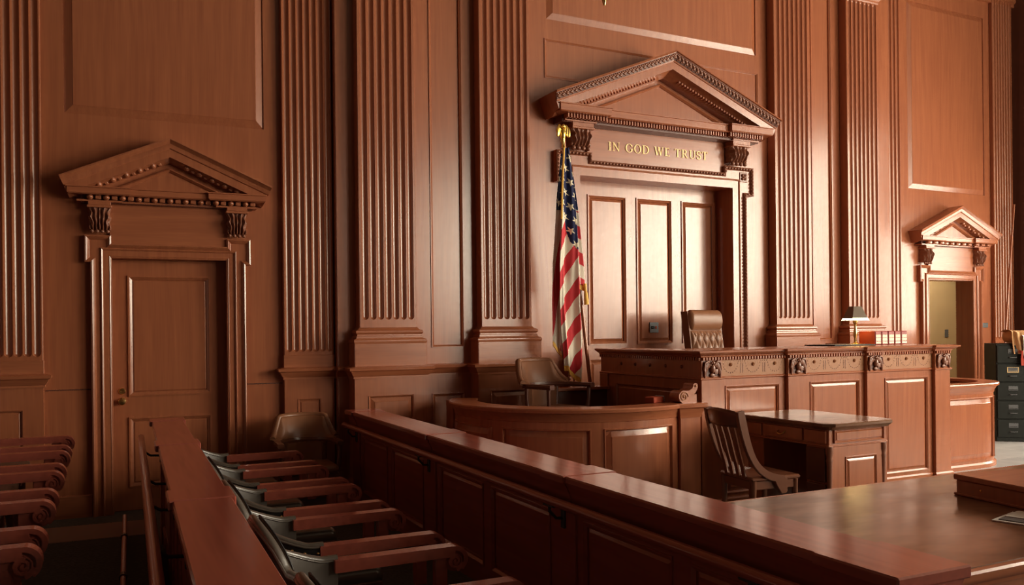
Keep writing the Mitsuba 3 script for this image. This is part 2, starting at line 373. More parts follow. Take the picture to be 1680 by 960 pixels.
def surround(fr, key, uc, v0, p, mat='wood'):
    g = lambda *a: a
    oh, oz, leg, ear, earz, earb, stepz, stepu = p['oh'], p['oz'], p['leg'], p['ear'], p['earz'], p['earb'], p['stepz'], p['stepu']
    lo, eo = oh+leg, oh+ear
    path = [(-lo, 0), (-lo, earb), (-eo, earb), (-eo, earz), (-stepu, earz), (-stepu, stepz), (stepu, stepz), (stepu, earz), (eo, earz), (eo, earb), (lo, earb), (lo, 0)]
    path = [(a+uc, b) for a, b in path]
    hole = sbox(uc-oh, -1, uc+oh, oz)
    th = p['th']
    outer = Polygon(path).difference(hole)
    part(key, 'architrave', face(outer, v0-.02, v0+th*.75), mat, fr, smooth=False)
    part(key, 'architrave_rim', sweep([(.0, v0-.01), (.0, v0+th+.012), (-.012, v0+th+.018), (-.03, v0+th+.004), (-.042, v0+th*.7), (-.042, v0-.01)], path, False, 'wall'), 'wood_carved' if p['carved'] else mat, fr, smooth=20)
    if p['carved']:                                        # beaded leaf edge along the outer rim
        bb = []
        for (a, b), (c, d) in zip(path, path[1:]):
            l = math.hypot(c-a, d-b); nb_ = max(1, int(l/.042)); ox, oy = (d-b)/l*.020, -(c-a)/l*.020
            for q_ in range(nb_): bb.append(ball((a+(c-a)*(q_+.5)/nb_+ox, v0+th+.010, b+(d-b)*(q_+.5)/nb_+oy), 1, 1, (.016, .016, .016)))
        part(key, 'rim_carving', cat(bb), 'wood_carved', fr, smooth=40, stuff=True)
    for w, h in p['steps']:
        q = [(uc-oh-w, 0), (uc-oh-w, oz+w), (uc+oh+w, oz+w), (uc+oh+w, 0)]
        part(key, 'architrave_bead', sweep([(0, v0-.01), (0, v0+h), (-.008, v0+h+.006), (-.018, v0+h), (-.024, v0+th*.6), (-.024, v0-.01)], q, False, 'wall'), mat, fr, smooth=20)
    # frieze
    part(key, 'frieze', face(sbox(uc-p['fu'], stepz-.02, uc+p['fu'], p['fz']), v0-.02, v0+.035), 'wood_h', fr, smooth=False)
    # brackets and the blocks above them
    b0, b1, bz0, bz1 = p['br']
    for s in (-1, 1):
        a, b = sorted((uc+s*b0, uc+s*b1))
        part(key, 'bracket', bracket_mesh(a, b, bz0+.03, bz1, v0+p['bvb'], v0+p['bvt'], v0), 'wood_carved', fr, smooth=60)
        part(key, 'bracket_block', cat(cbox(a-.012, b+.012, v0-.02, v0+p['bvt']+.03, bz1, bz1+.022), cbox(a-.004, b+.004, v0-.02, v0+p['bvt']+.02, bz1+.022, p['fz'])), mat, fr)
    # horizontal cornice, breaking forward over the brackets
    cw, c0, c1, cv, su, cm = p['cor']
    def ress(prof, dv=0): return sweep(prof, [(uc-cw+dv, v0-.01), (uc-cw+dv, v0+cv-dv), (uc-su-dv, v0+cv-dv), (uc-su-dv, v0+cm-dv), (uc+su+dv, v0+cm-dv), (uc+su+dv, v0+cv-dv), (uc+cw-dv, v0+cv-dv), (uc+cw-dv, v0-.01)])
    part(key, 'corona', cat(ress([(-cm+.02, c0), (-.012, c0), (0, c0+.01), (0, c1-.014), (.012, c1-.010), (.012, c1), (-cm+.02, c1+.004)]),
                            ress([(-cm+.09, p['fz']-.004), (0, p['fz']-.004), (0, p['fz']+.012), (-cm+.09, p['fz']+.012)], cv-p['bv']+.0)), 'wood_h', fr, smooth=20)
    soff = Polygon([(uc-cw+.02, v0), (uc-cw+.02, v0+cv-.03), (uc-su-.02, v0+cv-.03), (uc-su-.02, v0+cm-.03), (uc+su+.02, v0+cm-.03), (uc+su+.02, v0+cv-.03), (uc+cw-.02, v0+cv-.03), (uc+cw-.02, v0)])
    part(key, 'soffit', extr(soff, c0+.006, c1-.004), mat, fr, smooth=False)
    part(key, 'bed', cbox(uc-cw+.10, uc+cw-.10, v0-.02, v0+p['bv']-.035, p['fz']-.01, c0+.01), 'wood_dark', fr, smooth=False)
    beads = []; bz = (p['fz']+.012+c0)/2; bv = v0+p['bv']-.03; hh = (c0-p['fz']-.012)/2
    n = p['nb']; span = cw-.11
    for i in range(n):
        u = uc - span + 2*span*(i+.5)/n
        extra = (cv-cm)*.8 if abs(u-uc) > su else 0
        if p['carved']: beads.append(cbox(u-span/n*.55, u+span/n*.55, bv-.02, bv+.045+extra, bz-hh*.85, bz+hh*.9, .002))
        else:
            beads.append(ball((u, bv+.012+extra, bz), 1, 2, (.027, .034, hh*1.15)))
            beads.append(cbox(u+span/n*.62, u+span/n*1.38, bv-.02, bv+.022+extra, bz-hh*.9, bz+hh*.95, .006))
    part(key, 'bead_moulding', cat(beads), mat, fr, smooth=40, stuff=True)
    # raking cornice, tympanum
    pw, pt, pa, pvv = p['ped']
    sl = math.atan2(pa-pt, pw); k = math.cos(sl)
    rk = [(uc-pw, pt), (uc, pa), (uc+pw, pt)]
    a1, a2, a3 = p['rk']
    if p['carved']:
        prof = [(0, 0), (0, pvv), (-.018*k, pvv+.006), (-.022*k, pvv-.012), (-a1*k, pvv-.06), (-a1*k-.008, pvv-.065), (-a1*k-.012, pvv-.075), (-a2*k, pvv-.08), (-a2*k-.004, pvv-.14), (-a3*k, pvv-.26), (-a3*k, 0)]
    else:
        prof = [(0, 0), (0, pvv), (-.012, pvv+.002), (-.02, pvv-.008), (-a1*.5, pvv-.028), (-a1*k, pvv-.04), (-a1*k-.008, pvv-.05), (-a1*k-.012, pvv-.05), (-a2*k, pvv-.055), (-a2*k-.004, pvv-.09), (-a3*k, pvv-.15), (-a3*k, 0)]
    part(key, 'pediment_cornice', sweep([(o, h+v0) for o, h in prof], rk, False, 'wall'), mat, fr, smooth=20)
    part(key, 'tympanum', face(Polygon([(uc-pw+.05, c1-.01), (uc, pa-.05), (uc+pw-.05, c1-.01)]), v0-.02, v0+.05), mat, fr, smooth=False)
    ty = pa - a3*1.0 - .045
    tw = (ty-c1-.02)/math.tan(sl)
    part(key, 'tympanum_moulding', sweep([(0, v0), (0, v0+.075), (-.012, v0+.082), (-.03, v0+.06), (-.03, v0)], [(uc-tw, c1+.012), (uc, ty), (uc+tw, c1+.012)], False, 'wall'), mat, fr, smooth=20)
    beads = []
    nr = p['nr']
    L0 = math.hypot(pw, pa-pt)
    for s in (-1, 1):
        for i in range(nr):
            f = .10 + .74*(i+.5)/nr                       # from the apex down
            cu, cz = s*pw*f, pa - (pa-pt)*f - (a3*.86 if p['carved'] else a3*.9)
            if cz < c1+.01: continue
            r = L0*.74/nr
            if p['carved']:
                b = cbox(-r*.28, r*.28, -.05, .03, -.024, .024, .002); vv = v0+pvv-.21
            else:
                b = cat(ball((0, 0, 0), 1, 2, (.029, .036, .027)), cbox(r*.36, r*.64, -.03, .012, -.022, .02, .006)); vv = v0+pvv-.125
            a = -s*sl; Rm = np.array([[math.cos(a), 0, -math.sin(a)], [0, 1, 0], [math.sin(a), 0, math.cos(a)]])
            beads.append(TM(b.vertices@Rm.T + np.array([uc+cu, vv, cz]), b.faces))
    part(key, 'pediment_beads', cat(beads), mat, fr, smooth=40, stuff=True)
    if p['carved']:                                        # leaf carving along the top moulding
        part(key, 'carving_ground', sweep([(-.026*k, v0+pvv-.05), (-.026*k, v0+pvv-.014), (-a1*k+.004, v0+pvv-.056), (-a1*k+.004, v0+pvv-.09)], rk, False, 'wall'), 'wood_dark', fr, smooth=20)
        cs = []
        for s in (-1, 1):
            nl = 30
            for i in range(nl):
                f0 = (i+.5)/nl
                for j, (df, oo, r) in enumerate(((-.010, .30, .020), (.004, .62, .022), (.011, .25, .015), (-.006, .85, .014), (.0, .46, .019))):
                    f = f0+df; o = -.026*k - (a1*k-.034)*oo
                    cs.append(ball((uc + s*pw*f + s*math.sin(sl)*o, v0+pvv-.014-.042*oo, pa-(pa-pt)*f + math.cos(sl)*o), 1, 1, (r, .015, r*.72)))
        part(key, 'leaf_carving', cat(cs), 'wood_carved', fr, smooth=60, stuff=True)

SMALL = dict(oh=.4925, oz=2.305, leg=.165, ear=.212, earz=2.50, earb=2.262, stepz=2.428, stepu=.49, th=.05, steps=[(.085, .05), (.02, .036)], fu=.50, fz=2.79,
             br=(.492, .666, 2.513, 2.735), bvb=.075, bvt=.11, cor=(.828, 2.842, 2.91, .20, .325, .165), bv=.13, nb=11, carved=False,
             ped=(.888, 2.985, 3.373, .24), rk=(.085, .165, .20), nr=6)
LARGE = dict(oh=1.09, oz=3.34, leg=.195, ear=.31, earz=3.597, earb=3.25, stepz=3.512, stepu=.945, th=.07, steps=[(.11, .06), (.03, .045)], fu=.98, fz=3.893,
             br=(.99, 1.255, 3.605, 3.822), bvb=.12, bvt=.17, cor=(1.49, 3.956, 4.046, .34, .845, .28), bv=.22, nb=74, carved=True,
             ped=(1.575, 4.146, 4.784, .40), rk=(.105, .20, .255), nr=30)
# left door, closed
d1 = setting('door_1', 'closed mahogany door under a small pediment in the left bay')
surround(L, d1, .4925, 0., SMALL)
def leaf_door(key, fr, u0, u1, z1, v, panels, mat='wood'):
    poly = sbox(u0, 0.01, u1, z1)
    for p in panels: poly = poly.difference(sbox(p[0], p[2], p[1], p[3]))
    part(key, 'leaf', face(poly, v-.06, v), mat, fr, smooth=False)
    for a, b, c, d, bev in panels:
        part(key, 'panel', raised(a-.01, b+.01, c-.01, d+.01, v-.048, v-.004, bev), mat, fr, smooth=False)
        part(key, 'panel_moulding', opening_mould(a, b, c, d, v, .038, .014), mat, fr, smooth=20)
leaf_door(d1, L, .003, .982, 2.30, -.10, [(.13, .845, 1.05, 2.155, .055), (.13, .845, .22, .86, .055)])
part(d1, 'jamb', cat(cbox(-.02, .002, -.26, .02, 0, 2.31, 0), cbox(.983, 1.0, -.26, .02, 0, 2.31, 0), cbox(-.02, 1.0, -.26, .02, 2.302, 2.32, 0)), 'wood', L, smooth=False)
def turned(pts, pos, fr, n=20):               # lathe whose axis points out of the wall
    m = lathe(pts, n); V = m.vertices[:, [0, 2, 1]] + np.array(pos); return TM(V, m.faces[:, ::-1])
part(d1, 'knob', turned([(.0, 0), (.034, 0), (.034, .006), (.012, .010), (.011, .03), (.026, .036), (.033, .05), (.028, .064), (.0, .070)], (.075, -.10, 1.008), L), 'brass', L, label='brass door knob')
part(d1, 'lock', turned([(.0, 0), (.03, 0), (.03, .006), (.024, .012), (.012, .012), (.010, .004), (0, .004)], (.075, -.10, 1.10), L), 'brass', L, label='round brass lock')
# middle doorway filled with three tall panels
d2 = setting('door_2', 'tall doorway with three panels behind the judge')
surround(C, d2, UC, 0., LARGE)
pan = [(-.785, -.25, 1.44, 3.19, .075), (-.105, .42, 1.44, 3.19, .075), (.565, 1.085, 1.44, 3.19, .075)]
leaf_door(d2, C, -1.07, 1.13, 3.35, -.25, pan + [(a, b, .25, 1.28, .075) for a, b, *_ in pan])
part(d2, 'jamb', cat(cbox(-1.08, -1.06, -.26, .02, 0, 3.36, 0), cbox(1.12, 1.14, -.26, .02, 0, 3.36, 0), cbox(-1.08, 1.14, -.26, .02, 3.34, 3.36, 0)), 'wood', C, smooth=False)
# rosettes in the ears of the great architrave
for s in (-1, 1):
    part(d2, 'rosette', cat([cbox(UC+s*1.26-.06, UC+s*1.26+.06, .03, .062, 3.42, 3.54)] + [ball((UC+s*1.26+.028*math.cos(q), .066, 3.48+.028*math.sin(q)), .02, 1) for q in np.arange(4)*PI/2+PI/4] + [ball((UC+s*1.26, .07, 3.48), .016, 1)]), 'wood_carved', C, smooth=60)
# right-hand doorway, open
d3 = setting('door_3', 'open doorway under a small pediment in the right bay')
surround(C, d3, 5.443, -.2, SMALL)
part(d3, 'jamb', cat(cbox(4.925, 4.945, -.46, -.18, 0, 2.31, 0), cbox(5.94, 5.96, -.46, -.18, 0, 2.31, 0), cbox(4.925, 5.96, -.46, -.18, 2.295, 2.315, 0)), 'wood', C, smooth=False)

# ================================================================== FLUTED PILASTERS
def shaft_mesh(u0, u1, vf, vb, z0, z1, n, r, edge, zend=None):
    """a shaft whose flutes end in round bottoms at z0"""
    body = mani(cbox(u0, u1, vb, vf, z0-.09, z1+.2, .005))
    pitch = (u1-u0-2*edge)/n
    cut = []
    for i in range(n):
        c = u0+edge+pitch*(i+.5)
        cyl = m3.Manifold.cylinder((zend or z1)-z0-r if zend else z1-z0+.4, r, r, 20).translate((c, vf+r*.12, z0+r))
        cut.append(cyl); cut.append(m3.Manifold.sphere(r, 20).translate((c, vf+r*.12, z0+r)))
        if zend: cut.append(m3.Manifold.sphere(r, 20).translate((c, vf+r*.12, zend)))
    return unmani(body - m3.Manifold.batch_boolean(cut, m3.OpType.Add))
ATTIC = [(-.1, 1.505), (.074, 1.505), (.079, 1.52), (.078, 1.535), (.066, 1.548), (.05, 1.55), (.046, 1.562), (.046, 1.574), (.036, 1.578), (.034, 1.592), (.042, 1.598), (.05, 1.61), (.046, 1.628), (.03, 1.636), (.016, 1.642), (.004, 1.66), (-.1, 1.66)]
def big_pilaster(label, uc, hw=.295, zcap=None):
    t = thing('fluted_pilaster', label, 'pilaster')
    b, f = .001, .13
    part(t, 'shaft', shaft_mesh(uc-hw, uc+hw, f, b, 1.735, H-1.2 if not zcap else zcap+.0, 7, .0325, .022, zcap), 'wood', C, smooth=25)
    part(t, 'base_moulding', sweep(ATTIC, [(uc-hw, b), (uc-hw, f), (uc+hw, f), (uc+hw, b)]), 'wood_h', C, smooth=35)
    part(t, 'plinth', cbox(uc-.37, uc+.37, b, .205, 1.275, 1.507, .005), 'wood_h', C)
    part(t, 'pedestal_cap', sweep(CAP, [(uc-.37, b), (uc-.37, .2), (uc+.37, .2), (uc+.37, b)]), 'wood_h', C, smooth=25)
    poly = sbox(uc-.37, 0, uc+.37, 1.2).difference(sbox(uc-.235, .25, uc+.235, 1.0))
    part(t, 'pedestal', cat(face(poly, .16, .2), cbox(uc-.37, uc+.37, b, .162, 0, 1.2, 0)), 'wood', C, smooth=False)
    part(t, 'panel', raised(uc-.235, uc+.235, .25, 1.0, .172, .20, .06), 'wood', C, smooth=False)
    part(t, 'panel_moulding', opening_mould(uc-.235, uc+.235, .25, 1.0, .2, .02, .006), 'wood', C, smooth=20)
    part(t, 'pedestal_base', sweep([(-.1, 0), (.035, 0), (.035, .16), (.015, .19), (.0, .2), (-.1, .2)], [(uc-.37, b), (uc-.37, .2), (uc+.37, .2), (uc+.37, b)]), 'wood_h', C, smooth=20)
    if zcap:
        z = zcap+.03
        part(t, 'capital', sweep([(-.1, z), (.004, z), (.012, z+.02), (.012, z+.035), (.03, z+.06), (.055, z+.12), (.055, z+.16), (.075, z+.17), (.075, z+.23), (-.1, z+.23)], [(uc-hw, b), (uc-hw, f), (uc+hw, f), (uc+hw, b)]), 'wood_h', C, smooth=25)
    return t
big_pilaster('wide fluted mahogany pilaster standing at the far end of the long jury rail', -3.325, zcap=6.25)
big_pilaster('wide fluted mahogany pilaster just left of the flag', -2.022, zcap=6.25)
big_pilaster('wide fluted mahogany pilaster just right of the great pediment and the tufted chair', 2.035, zcap=6.25)
big_pilaster('wide fluted mahogany pilaster behind the desk lamp', 3.298, zcap=5.93)
def small_pilaster(label, fr, u0, u1, vb, vf, n, r, z0=1.43, full=True):
    t = thing('fluted_pilaster', label, 'pilaster')
    part(t, 'shaft', shaft_mesh(u0, u1, vf, vb, z0, H-1.2, n, r, .012), 'wood', fr, smooth=25)
    part(t, 'plinth', cbox(u0-.006, u1+.006, vb, vf+.006, 1.26, z0-.03, .004), 'wood_h', fr)
    part(t, 'pedestal_cap', sweep(CAP, [(u0, vb), (u0, vf), (u1, vf), (u1, vb)]), 'wood_h', fr, smooth=25)
    m = (u0+u1)/2; q = .24*(u1-u0)
    poly = sbox(u0, 0, u1, 1.2).difference(sbox(m-q, .25, m+q, .98))
    part(t, 'pedestal', cat(face(poly, vf-.035, vf), cbox(u0, u1, vb, vf-.03, 0, 1.2, 0)), 'wood', fr, smooth=False)
    part(t, 'panel', raised(m-q, m+q, .25, .98, vf-.028, vf-.008, .03), 'wood', fr, smooth=False)
    part(t, 'panel_moulding', opening_mould(m-q, m+q, .25, .98, vf, .018, .005), 'wood', fr, smooth=20)
small_pilaster('reeded mahogany pilaster at the left edge, left of the closed door', L, -1.13, -.54, .001, .05, 8, .033)
small_pilaster('reeded mahogany pilaster between the closed door and the dark wall corner', L, 1.497, 1.975, .001, .07, 7, .031)
small_pilaster('narrow fluted pilaster just left of the open doorway', C, 4.0, 4.33, -.199, -.12, 4, .030)
small_pilaster('fluted pilaster in the dim right corner beyond the open doorway', C, 6.40, 6.86, -.199, -.14, 7, .027)

# ================================================================== JUDGE'S BENCH
def path_wall(key, fr, pts, z0, z1, thick, panels, mat='wood', bev=.045):
    """a panelled wall that follows a plan path (dense points, left side = outside); panels are (d0, d1, za, zb) in path length"""
    P = np.asarray(pts, float); seg = np.linalg.norm(np.diff(P, axis=0), axis=1); cum = np.r_[0, np.cumsum(seg)]
    d = np.gradient(P, cum, axis=0); d /= np.linalg.norm(d, axis=1, keepdims=True); N = np.column_stack([-d[:, 1], d[:, 0]])
    def at(s, o, z):
        q = np.stack([np.interp(s, cum, P[:, k]) for k in (0, 1)], -1); n = np.stack([np.interp(s, cum, N[:, k]) for k in (0, 1)], -1)
        return np.concatenate([q + n*np.asarray(o)[..., None], np.asarray(z)[..., None]], -1)
    D = sorted(set(np.round(np.r_[np.linspace(0, cum[-1], max(2, int(cum[-1]/.05))), [x for p in panels for x in p[:2]]], 5)))
    Z = sorted(set([z0, z1] + [x for p in panels for x in p[2:4]]))
    V, F = [], []
    def quad(a): n = len(V); V.extend(a); F.extend([[n, n+1, n+2], [n, n+2, n+3]])
    def A(s, o, z): return at(np.array(s), np.array(o), np.array(z)).tolist()
    for a, b in zip(D, D[1:]):
        for c, e in zip(Z, Z[1:]):
            m, h = (a+b)/2, (c+e)/2
            if any(p[0] < m < p[1] and p[2] < h < p[3] for p in panels): continue
            quad([A(a, 0, c), A(b, 0, c), A(b, 0, e), A(a, 0, e)])
        quad([A(b, -thick, z0), A(a, -thick, z0), A(a, -thick, z1), A(b, -thick, z1)])
        quad([A(a, 0, z1), A(b, 0, z1), A(b, -thick, z1), A(a, -thick, z1)])
    for s in (0, cum[-1]): quad([A(s, 0, z0), A(s, 0, z1), A(s, -thick, z1), A(s, -thick, z0)])
    m = TM(V, F); m.merge_vertices(); part(key, 'framing', m, mat, fr, smooth=20)
    es = [0, .003, .012, .018, .022, .022+bev, .027+bev]; os_ = [0, .009, .008, -.018, -.018, -.006, -.002]
    for p in panels:
        a, b, c, e = p
        S = np.array(sorted(set([a+x for x in es] + [b-x for x in es] + [x for x in np.arange(a+.1, b-.09, .05)])))
        ZZ = np.array([c+x for x in es] + [e-x for x in es[::-1]])
        s, z = np.meshgrid(S, ZZ, indexing='ij')
        ed = np.minimum(np.minimum(s-a, b-s), np.minimum(z-c, e-z))
        V2 = at(s, np.interp(ed, es, os_), z).reshape(-1, 3); n = len(ZZ); F2 = []
        for i in range(len(S)-1):
            for j in range(n-1): F2 += [[i*n+j, (i+1)*n+j, (i+1)*n+j+1], [i*n+j, (i+1)*n+j+1, i*n+j+1]]
        part(key, 'panel', TM(V2, F2), mat, fr, smooth=15)
    return at, cum[-1]
bn = thing('judge_bench', "long raised mahogany judge's bench with four carved eagles along its front", 'bench')
BK = [(-1.05, -.815), (-.01, .23), (1.05, 1.275), (2.07, 2.31)]
BV, BF = 2.06, 2.10
bpath = [(-1.05, .42)]
for i, (a, b) in enumerate(BK):
    if i: bpath += [(a, BV), (a, BF)]
    else: bpath += [(a, BF)]
    bpath += [(b, BF)] + ([(b, BV)] if i < 3 else [])
bpath += [(2.31, .42)]
part(bn, 'cornice', sweep([(-.05, 1.352), (.012, 1.352), (.016, 1.358), (.018, 1.366), (.04, 1.376), (.055, 1.386), (.058, 1.392), (.074, 1.394), (.076, 1.41), (.06, 1.416), (-.05, 1.416)], bpath), 'wood_h', C, smooth=25)
part(bn, 'ledge', sweep([(-.05, 1.148), (.008, 1.148), (.016, 1.155), (.016, 1.163), (.006, 1.172), (-.05, 1.172)], bpath), 'wood_h', C, smooth=25)
part(bn, 'base', sweep([(-.05, 0), (.02, 0), (.02, .045), (.006, .06), (-.05, .06)], bpath), 'wood_h', C, smooth=25)
den = []
for (p, q) in zip(bpath, bpath[1:]):
    p, q = np.array(p), np.array(q); l = np.linalg.norm(q-p); d = (q-p)/l; nn = np.array([-d[1], d[0]])
    if l < .06: continue
    k = max(1, int(round(l/.034)))
    for i in range(k):
        c = p + d*l*(i+.5)/k + nn*.006
        hx, hy = (np.abs(d)*.010 + np.abs(nn)*.014)
        den.append(cbox(c[0]-hx, c[0]+hx, c[1]-hy, c[1]+hy, 1.324, 1.353, .002))
part(bn, 'dentils', cat(den), 'wood', C, stuff=True, smooth=False)
fp = sbox(-.815, .05, 2.07, 1.40)
pans = [(-.745, -.09), (.31, .985), (1.35, 2.0)]
for a, b in pans: fp = fp.difference(sbox(a, .09, b, 1.085))
part(bn, 'front', face(fp, BV-.035, BV), 'wood', C, smooth=False)
part(bn, 'carcass', cat(cbox(-1.04, 2.30, BV-.09, BV-.034, .03, 1.40, 0), cbox(-1.04, -.99, .43, BV-.05, .03, 1.36, 0), cbox(2.25, 2.30, .43, BV-.05, .03, 1.36, 0)), 'wood', C, smooth=False)
part(bn, 'worktop', cat(cbox(-1.04, 2.30, 1.30, 2.09, 1.375, 1.4155), cbox(-1.04, -.72, .43, 1.31, 1.375, 1.4155)), 'wood_h', C)
for a, b in pans:
    part(bn, 'panel', raised(a-.01, b+.01, .08, 1.095, BV-.03, BV-.002, .06), 'wood', C, smooth=False)
    part(bn, 'panel_moulding', opening_mould(a, b, .09, 1.085, BV, .022, .008), 'wood', C, smooth=20)
def eagle_relief(u, z, v):
    e = [ball((u, v+.012, z-.005), 1, 2, (.026, .024, .042)), ball((u-.004, v+.024, z+.05), .019, 1), ball((u-.02, v+.03, z+.048), 1, 1, (.014, .008, .007)), ball((u, v+.01, z-.062), 1, 1, (.030, .012, .020))]
    for s in (-1, 1):
        for i in range(6):
            f = i/5.; e.append(ball((u+s*(.036+.052*f), v+.010, z+.048-.016*i*f-.055*(1-f)*.25), 1, 1, (.011, .012, .020+.040*(.35+f)*.8)))
        e.append(tube([(u+s*.02, v+.012, z+.025), (u+s*.05, v+.018, z+.062), (u+s*.085, v+.016, z+.052), (u+s*.098, v+.012, z-.02)], .010, 8))
    e.append(cbox(u+.012, u+.052, v, v+.028, z-.052, z-.006, .004))
    return cat(e)
for a, b in BK:
    part(bn, 'block', cbox(a, b, BV-.05, BF, .03, 1.36, .003), 'wood', C)
    m = (a+b)/2
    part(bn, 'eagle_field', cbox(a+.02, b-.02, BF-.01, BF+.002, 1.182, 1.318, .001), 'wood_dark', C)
    part(bn, 'eagle', eagle_relief(m, 1.252, BF+.002), 'wood_carved', C, smooth=50)
ro = lambda u, z, v, r=.021: turned([(0, 0), (r, 0), (r, .006), (r*.7, .012), (r*.45, .008), (r*.3, .014), (0, .017)], (u, v, z), C, 14)
for (a, b), (c, d) in zip([(BK[i][1], BK[i+1][0]) for i in range(3)], pans):
    part(bn, 'frieze', cbox(a+.004, b-.004, BV-.01, BV+.003, 1.174, 1.324, .002), 'wood_inlay', C)
    w = (b-a)/3; dots = []
    for i in range(3):
        uc = a + w*(i+.5)
        part(bn, 'rosette', ro(uc, 1.278, BV+.002, .017), 'wood_inlay', C, smooth=40)
        for q in np.linspace(-.92, .92, 11)*PI/2: dots.append(ball((uc+.088*math.sin(q), BV+.003, 1.300-.098*math.cos(q)), 1, 1, (.0055, .004, .0055)))
        if i < 2:
            for e in (-.012, .012): dots.append(cbox(uc+w/2+e-.003, uc+w/2+e+.003, BV, BV+.006, 1.20, 1.29, .001))
            for e in (-.036, -.012, .012, .036): dots.append(ball((uc+w/2+e, BV+.003, 1.308), 1, 1, (.005, .004, .005)))
    part(bn, 'festoon_inlay', cat(dots), 'wood_carved', C, stuff=True, smooth=40)
sw = lambda m: TM(m.vertices[:, [1, 0, 2]]*np.array([-1, 1, 1]), m.faces)     # face mesh (u, v, z) -> on the side: u' = -v, v' = u
def on_side(m, u): return TM(np.column_stack([u - m.vertices[:, 1], m.vertices[:, 0], m.vertices[:, 2]]), m.faces)
sp = sbox(.43, .05, 2.09, 1.36).difference(sbox(.72, .09, 1.93, 1.06))
part(bn, 'side_front', on_side(face(sp, -.02, .0), -1.05), 'wood', C, smooth=False)
part(bn, 'side_panel', on_side(raised(.71, 1.94, .08, 1.07, -.028, -.006, .05), -1.05), 'wood', C, smooth=False)
part(bn, 'side_moulding', on_side(opening_mould(.72, 1.93, .09, 1.06, 0., .022, .008), -1.05), 'wood', C, smooth=20)
part(bn, 'side_stile', on_side(cbox(.43, .58, -.01, .02, .05, 1.15), -1.05), 'wood', C)
for i in range(5):
    m = ro(.82+.25*i, 1.262, 0, .017); part(bn, 'rosette', on_side(m, -1.05), 'wood_carved', C, smooth=40)
k = setting('trim_5', 'raised floor behind the bench')
part(k, 'dais', cbox(-1.0, 2.26, .05, 1.95, 0, .42, 0), 'carpet', C, smooth=False)
k = setting('trim_6', 'low dark panelled wall between the witness stand and the wall')
part(k, 'wall', cbox(-1.72, -1.07, .50, .58, 0, .985), 'wood_dark', C); part(k, 'cap', cbox(-1.74, -1.06, .46, .62, .985, 1.02, .008), 'wood_h', C)

# ------------------------------------------------------------------ witness stand and its twin at the right end
def arc(c, r, a0, a1, n=40): return [(c[0]+r*math.cos(math.radians(q)), c[1]+r*math.sin(math.radians(q))) for q in np.linspace(a0, a1, n)]
def ledge_profile(zt, wide): return [(-wide, zt-.035), (-.02, zt-.035), (-.0, zt-.12), (.006, zt-.115), (.010, zt-.09), (.034, zt-.05), (.040, zt-.04), (.058, zt-.036), (.062, zt-.012), (.054, zt), (-wide, zt)]
def scroll_post(key, u0, u1, v0, v1, zt, flip=1):
    part(key, 'post', cbox(u0, u1, v0, v1, 0, zt-.04), 'wood', C)
    part(key, 'post_cap', sweep([(-.03, zt-.13), (.004, zt-.13), (.008, zt-.10), (.028, zt-.05), (.045, zt-.036), (.048, zt-.01), (.04, zt), (-.03, zt)], [(u0, v0), (u0, v1), (u1, v1), (u1, v0)]), 'wood_h', C, smooth=25)
    part(key, 'post_top', cbox(u0+.01, u1-.01, v0, v1-.01, zt-.05, zt-.002, 0), 'wood_h', C)
    w = u1-u0; ul, uh = (u0+.065, u1-.03) if flip > 0 else (u1-.045, u0+.02)
    A, B = Point(ul, zt+.056).buffer(.056), Point(uh, zt+.148).buffer(.026)
    neck = LineString([(ul+flip*.0, zt+.085), (ul+flip*.06, zt+.082), (uh-flip*.02, zt+.105), (uh, zt+.14)]).buffer(.026)
    foot = sbox(min(ul, uh), zt, max(ul, uh)+.012, zt+.075)
    body = unary_union([A, B, neck, foot])
    part(key, 'scroll', face(body, v1-.17, v1-.03), 'wood', C, smooth=30)
    sp = [(ul+(.046-.042*f)*math.cos(f*11), zt+.056+(.046-.042*f)*math.sin(f*11)) for f in np.linspace(0, 1, 40)]
    part(key, 'volute', tube([(a, v1-.028, b) for a, b in sp], .005, 6), 'wood_inlay', C, smooth=40)
    part(key, 'volute_eye', ball((ul, v1-.03, zt+.056), .012, 1), 'wood_inlay', C, smooth=40)
    part(key, 'volute_eye', ball((uh, v1-.03, zt+.148), .012, 1), 'wood_inlay', C, smooth=40)
ws = thing('witness_stand', 'curved mahogany witness stand with a bowed front, left of the bench', 'witness stand')
WC, WR = (-1.76, 1.03), 1.145
wp = arc(WC, WR, 216, 66, 60)
Ltot = math.radians(150)*WR
deg = lambda q: (216-q)*PI/180*WR
path_wall(ws, C, wp, .0, .90, .05, [(deg(199), deg(158.5), .10, .775), (deg(153), deg(113), .10, .775), (deg(107.5), deg(71), .10, .775)])
part(ws, 'ledge', sweep(ledge_profile(.95, .20), wp), 'wood_h', C, smooth=25)
part(ws, 'base', sweep([(-.02, 0), (.022, 0), (.022, .06), (.004, .08), (-.02, .08)], wp), 'wood_h', C, smooth=25)
scroll_post(ws, -1.30, -1.075, 1.93, 2.115, .95)
e0 = wp[0]; part(ws, 'end_post', cbox(e0[0]-.09, e0[0]+.06, e0[1]-.10, e0[1]+.07, 0, .93), 'wood', C)
part(ws, 'floor_platform', extr(Polygon(arc(WC, WR-.06, 216, 66, 40)+[(-1.1, .65), (-1.75, .62)]), 0, .36), 'carpet', C, smooth=False)
cs = thing('clerk_stand', 'mahogany stand with a rounded corner at the right end of the bench', 'witness stand')
cp = [(2.315, 1.91), (2.7, 1.91), (3.08, 1.91)] + arc((3.08, 1.15), .76, 88, -45, 40)
path_wall(cs, C, cp, .0, .91, .05, [(.15, 1.08, .09, .80), (1.16, 1.66, .09, .80)])
part(cs, 'ledge', sweep(ledge_profile(.96, .16), cp), 'wood_h', C, smooth=25)
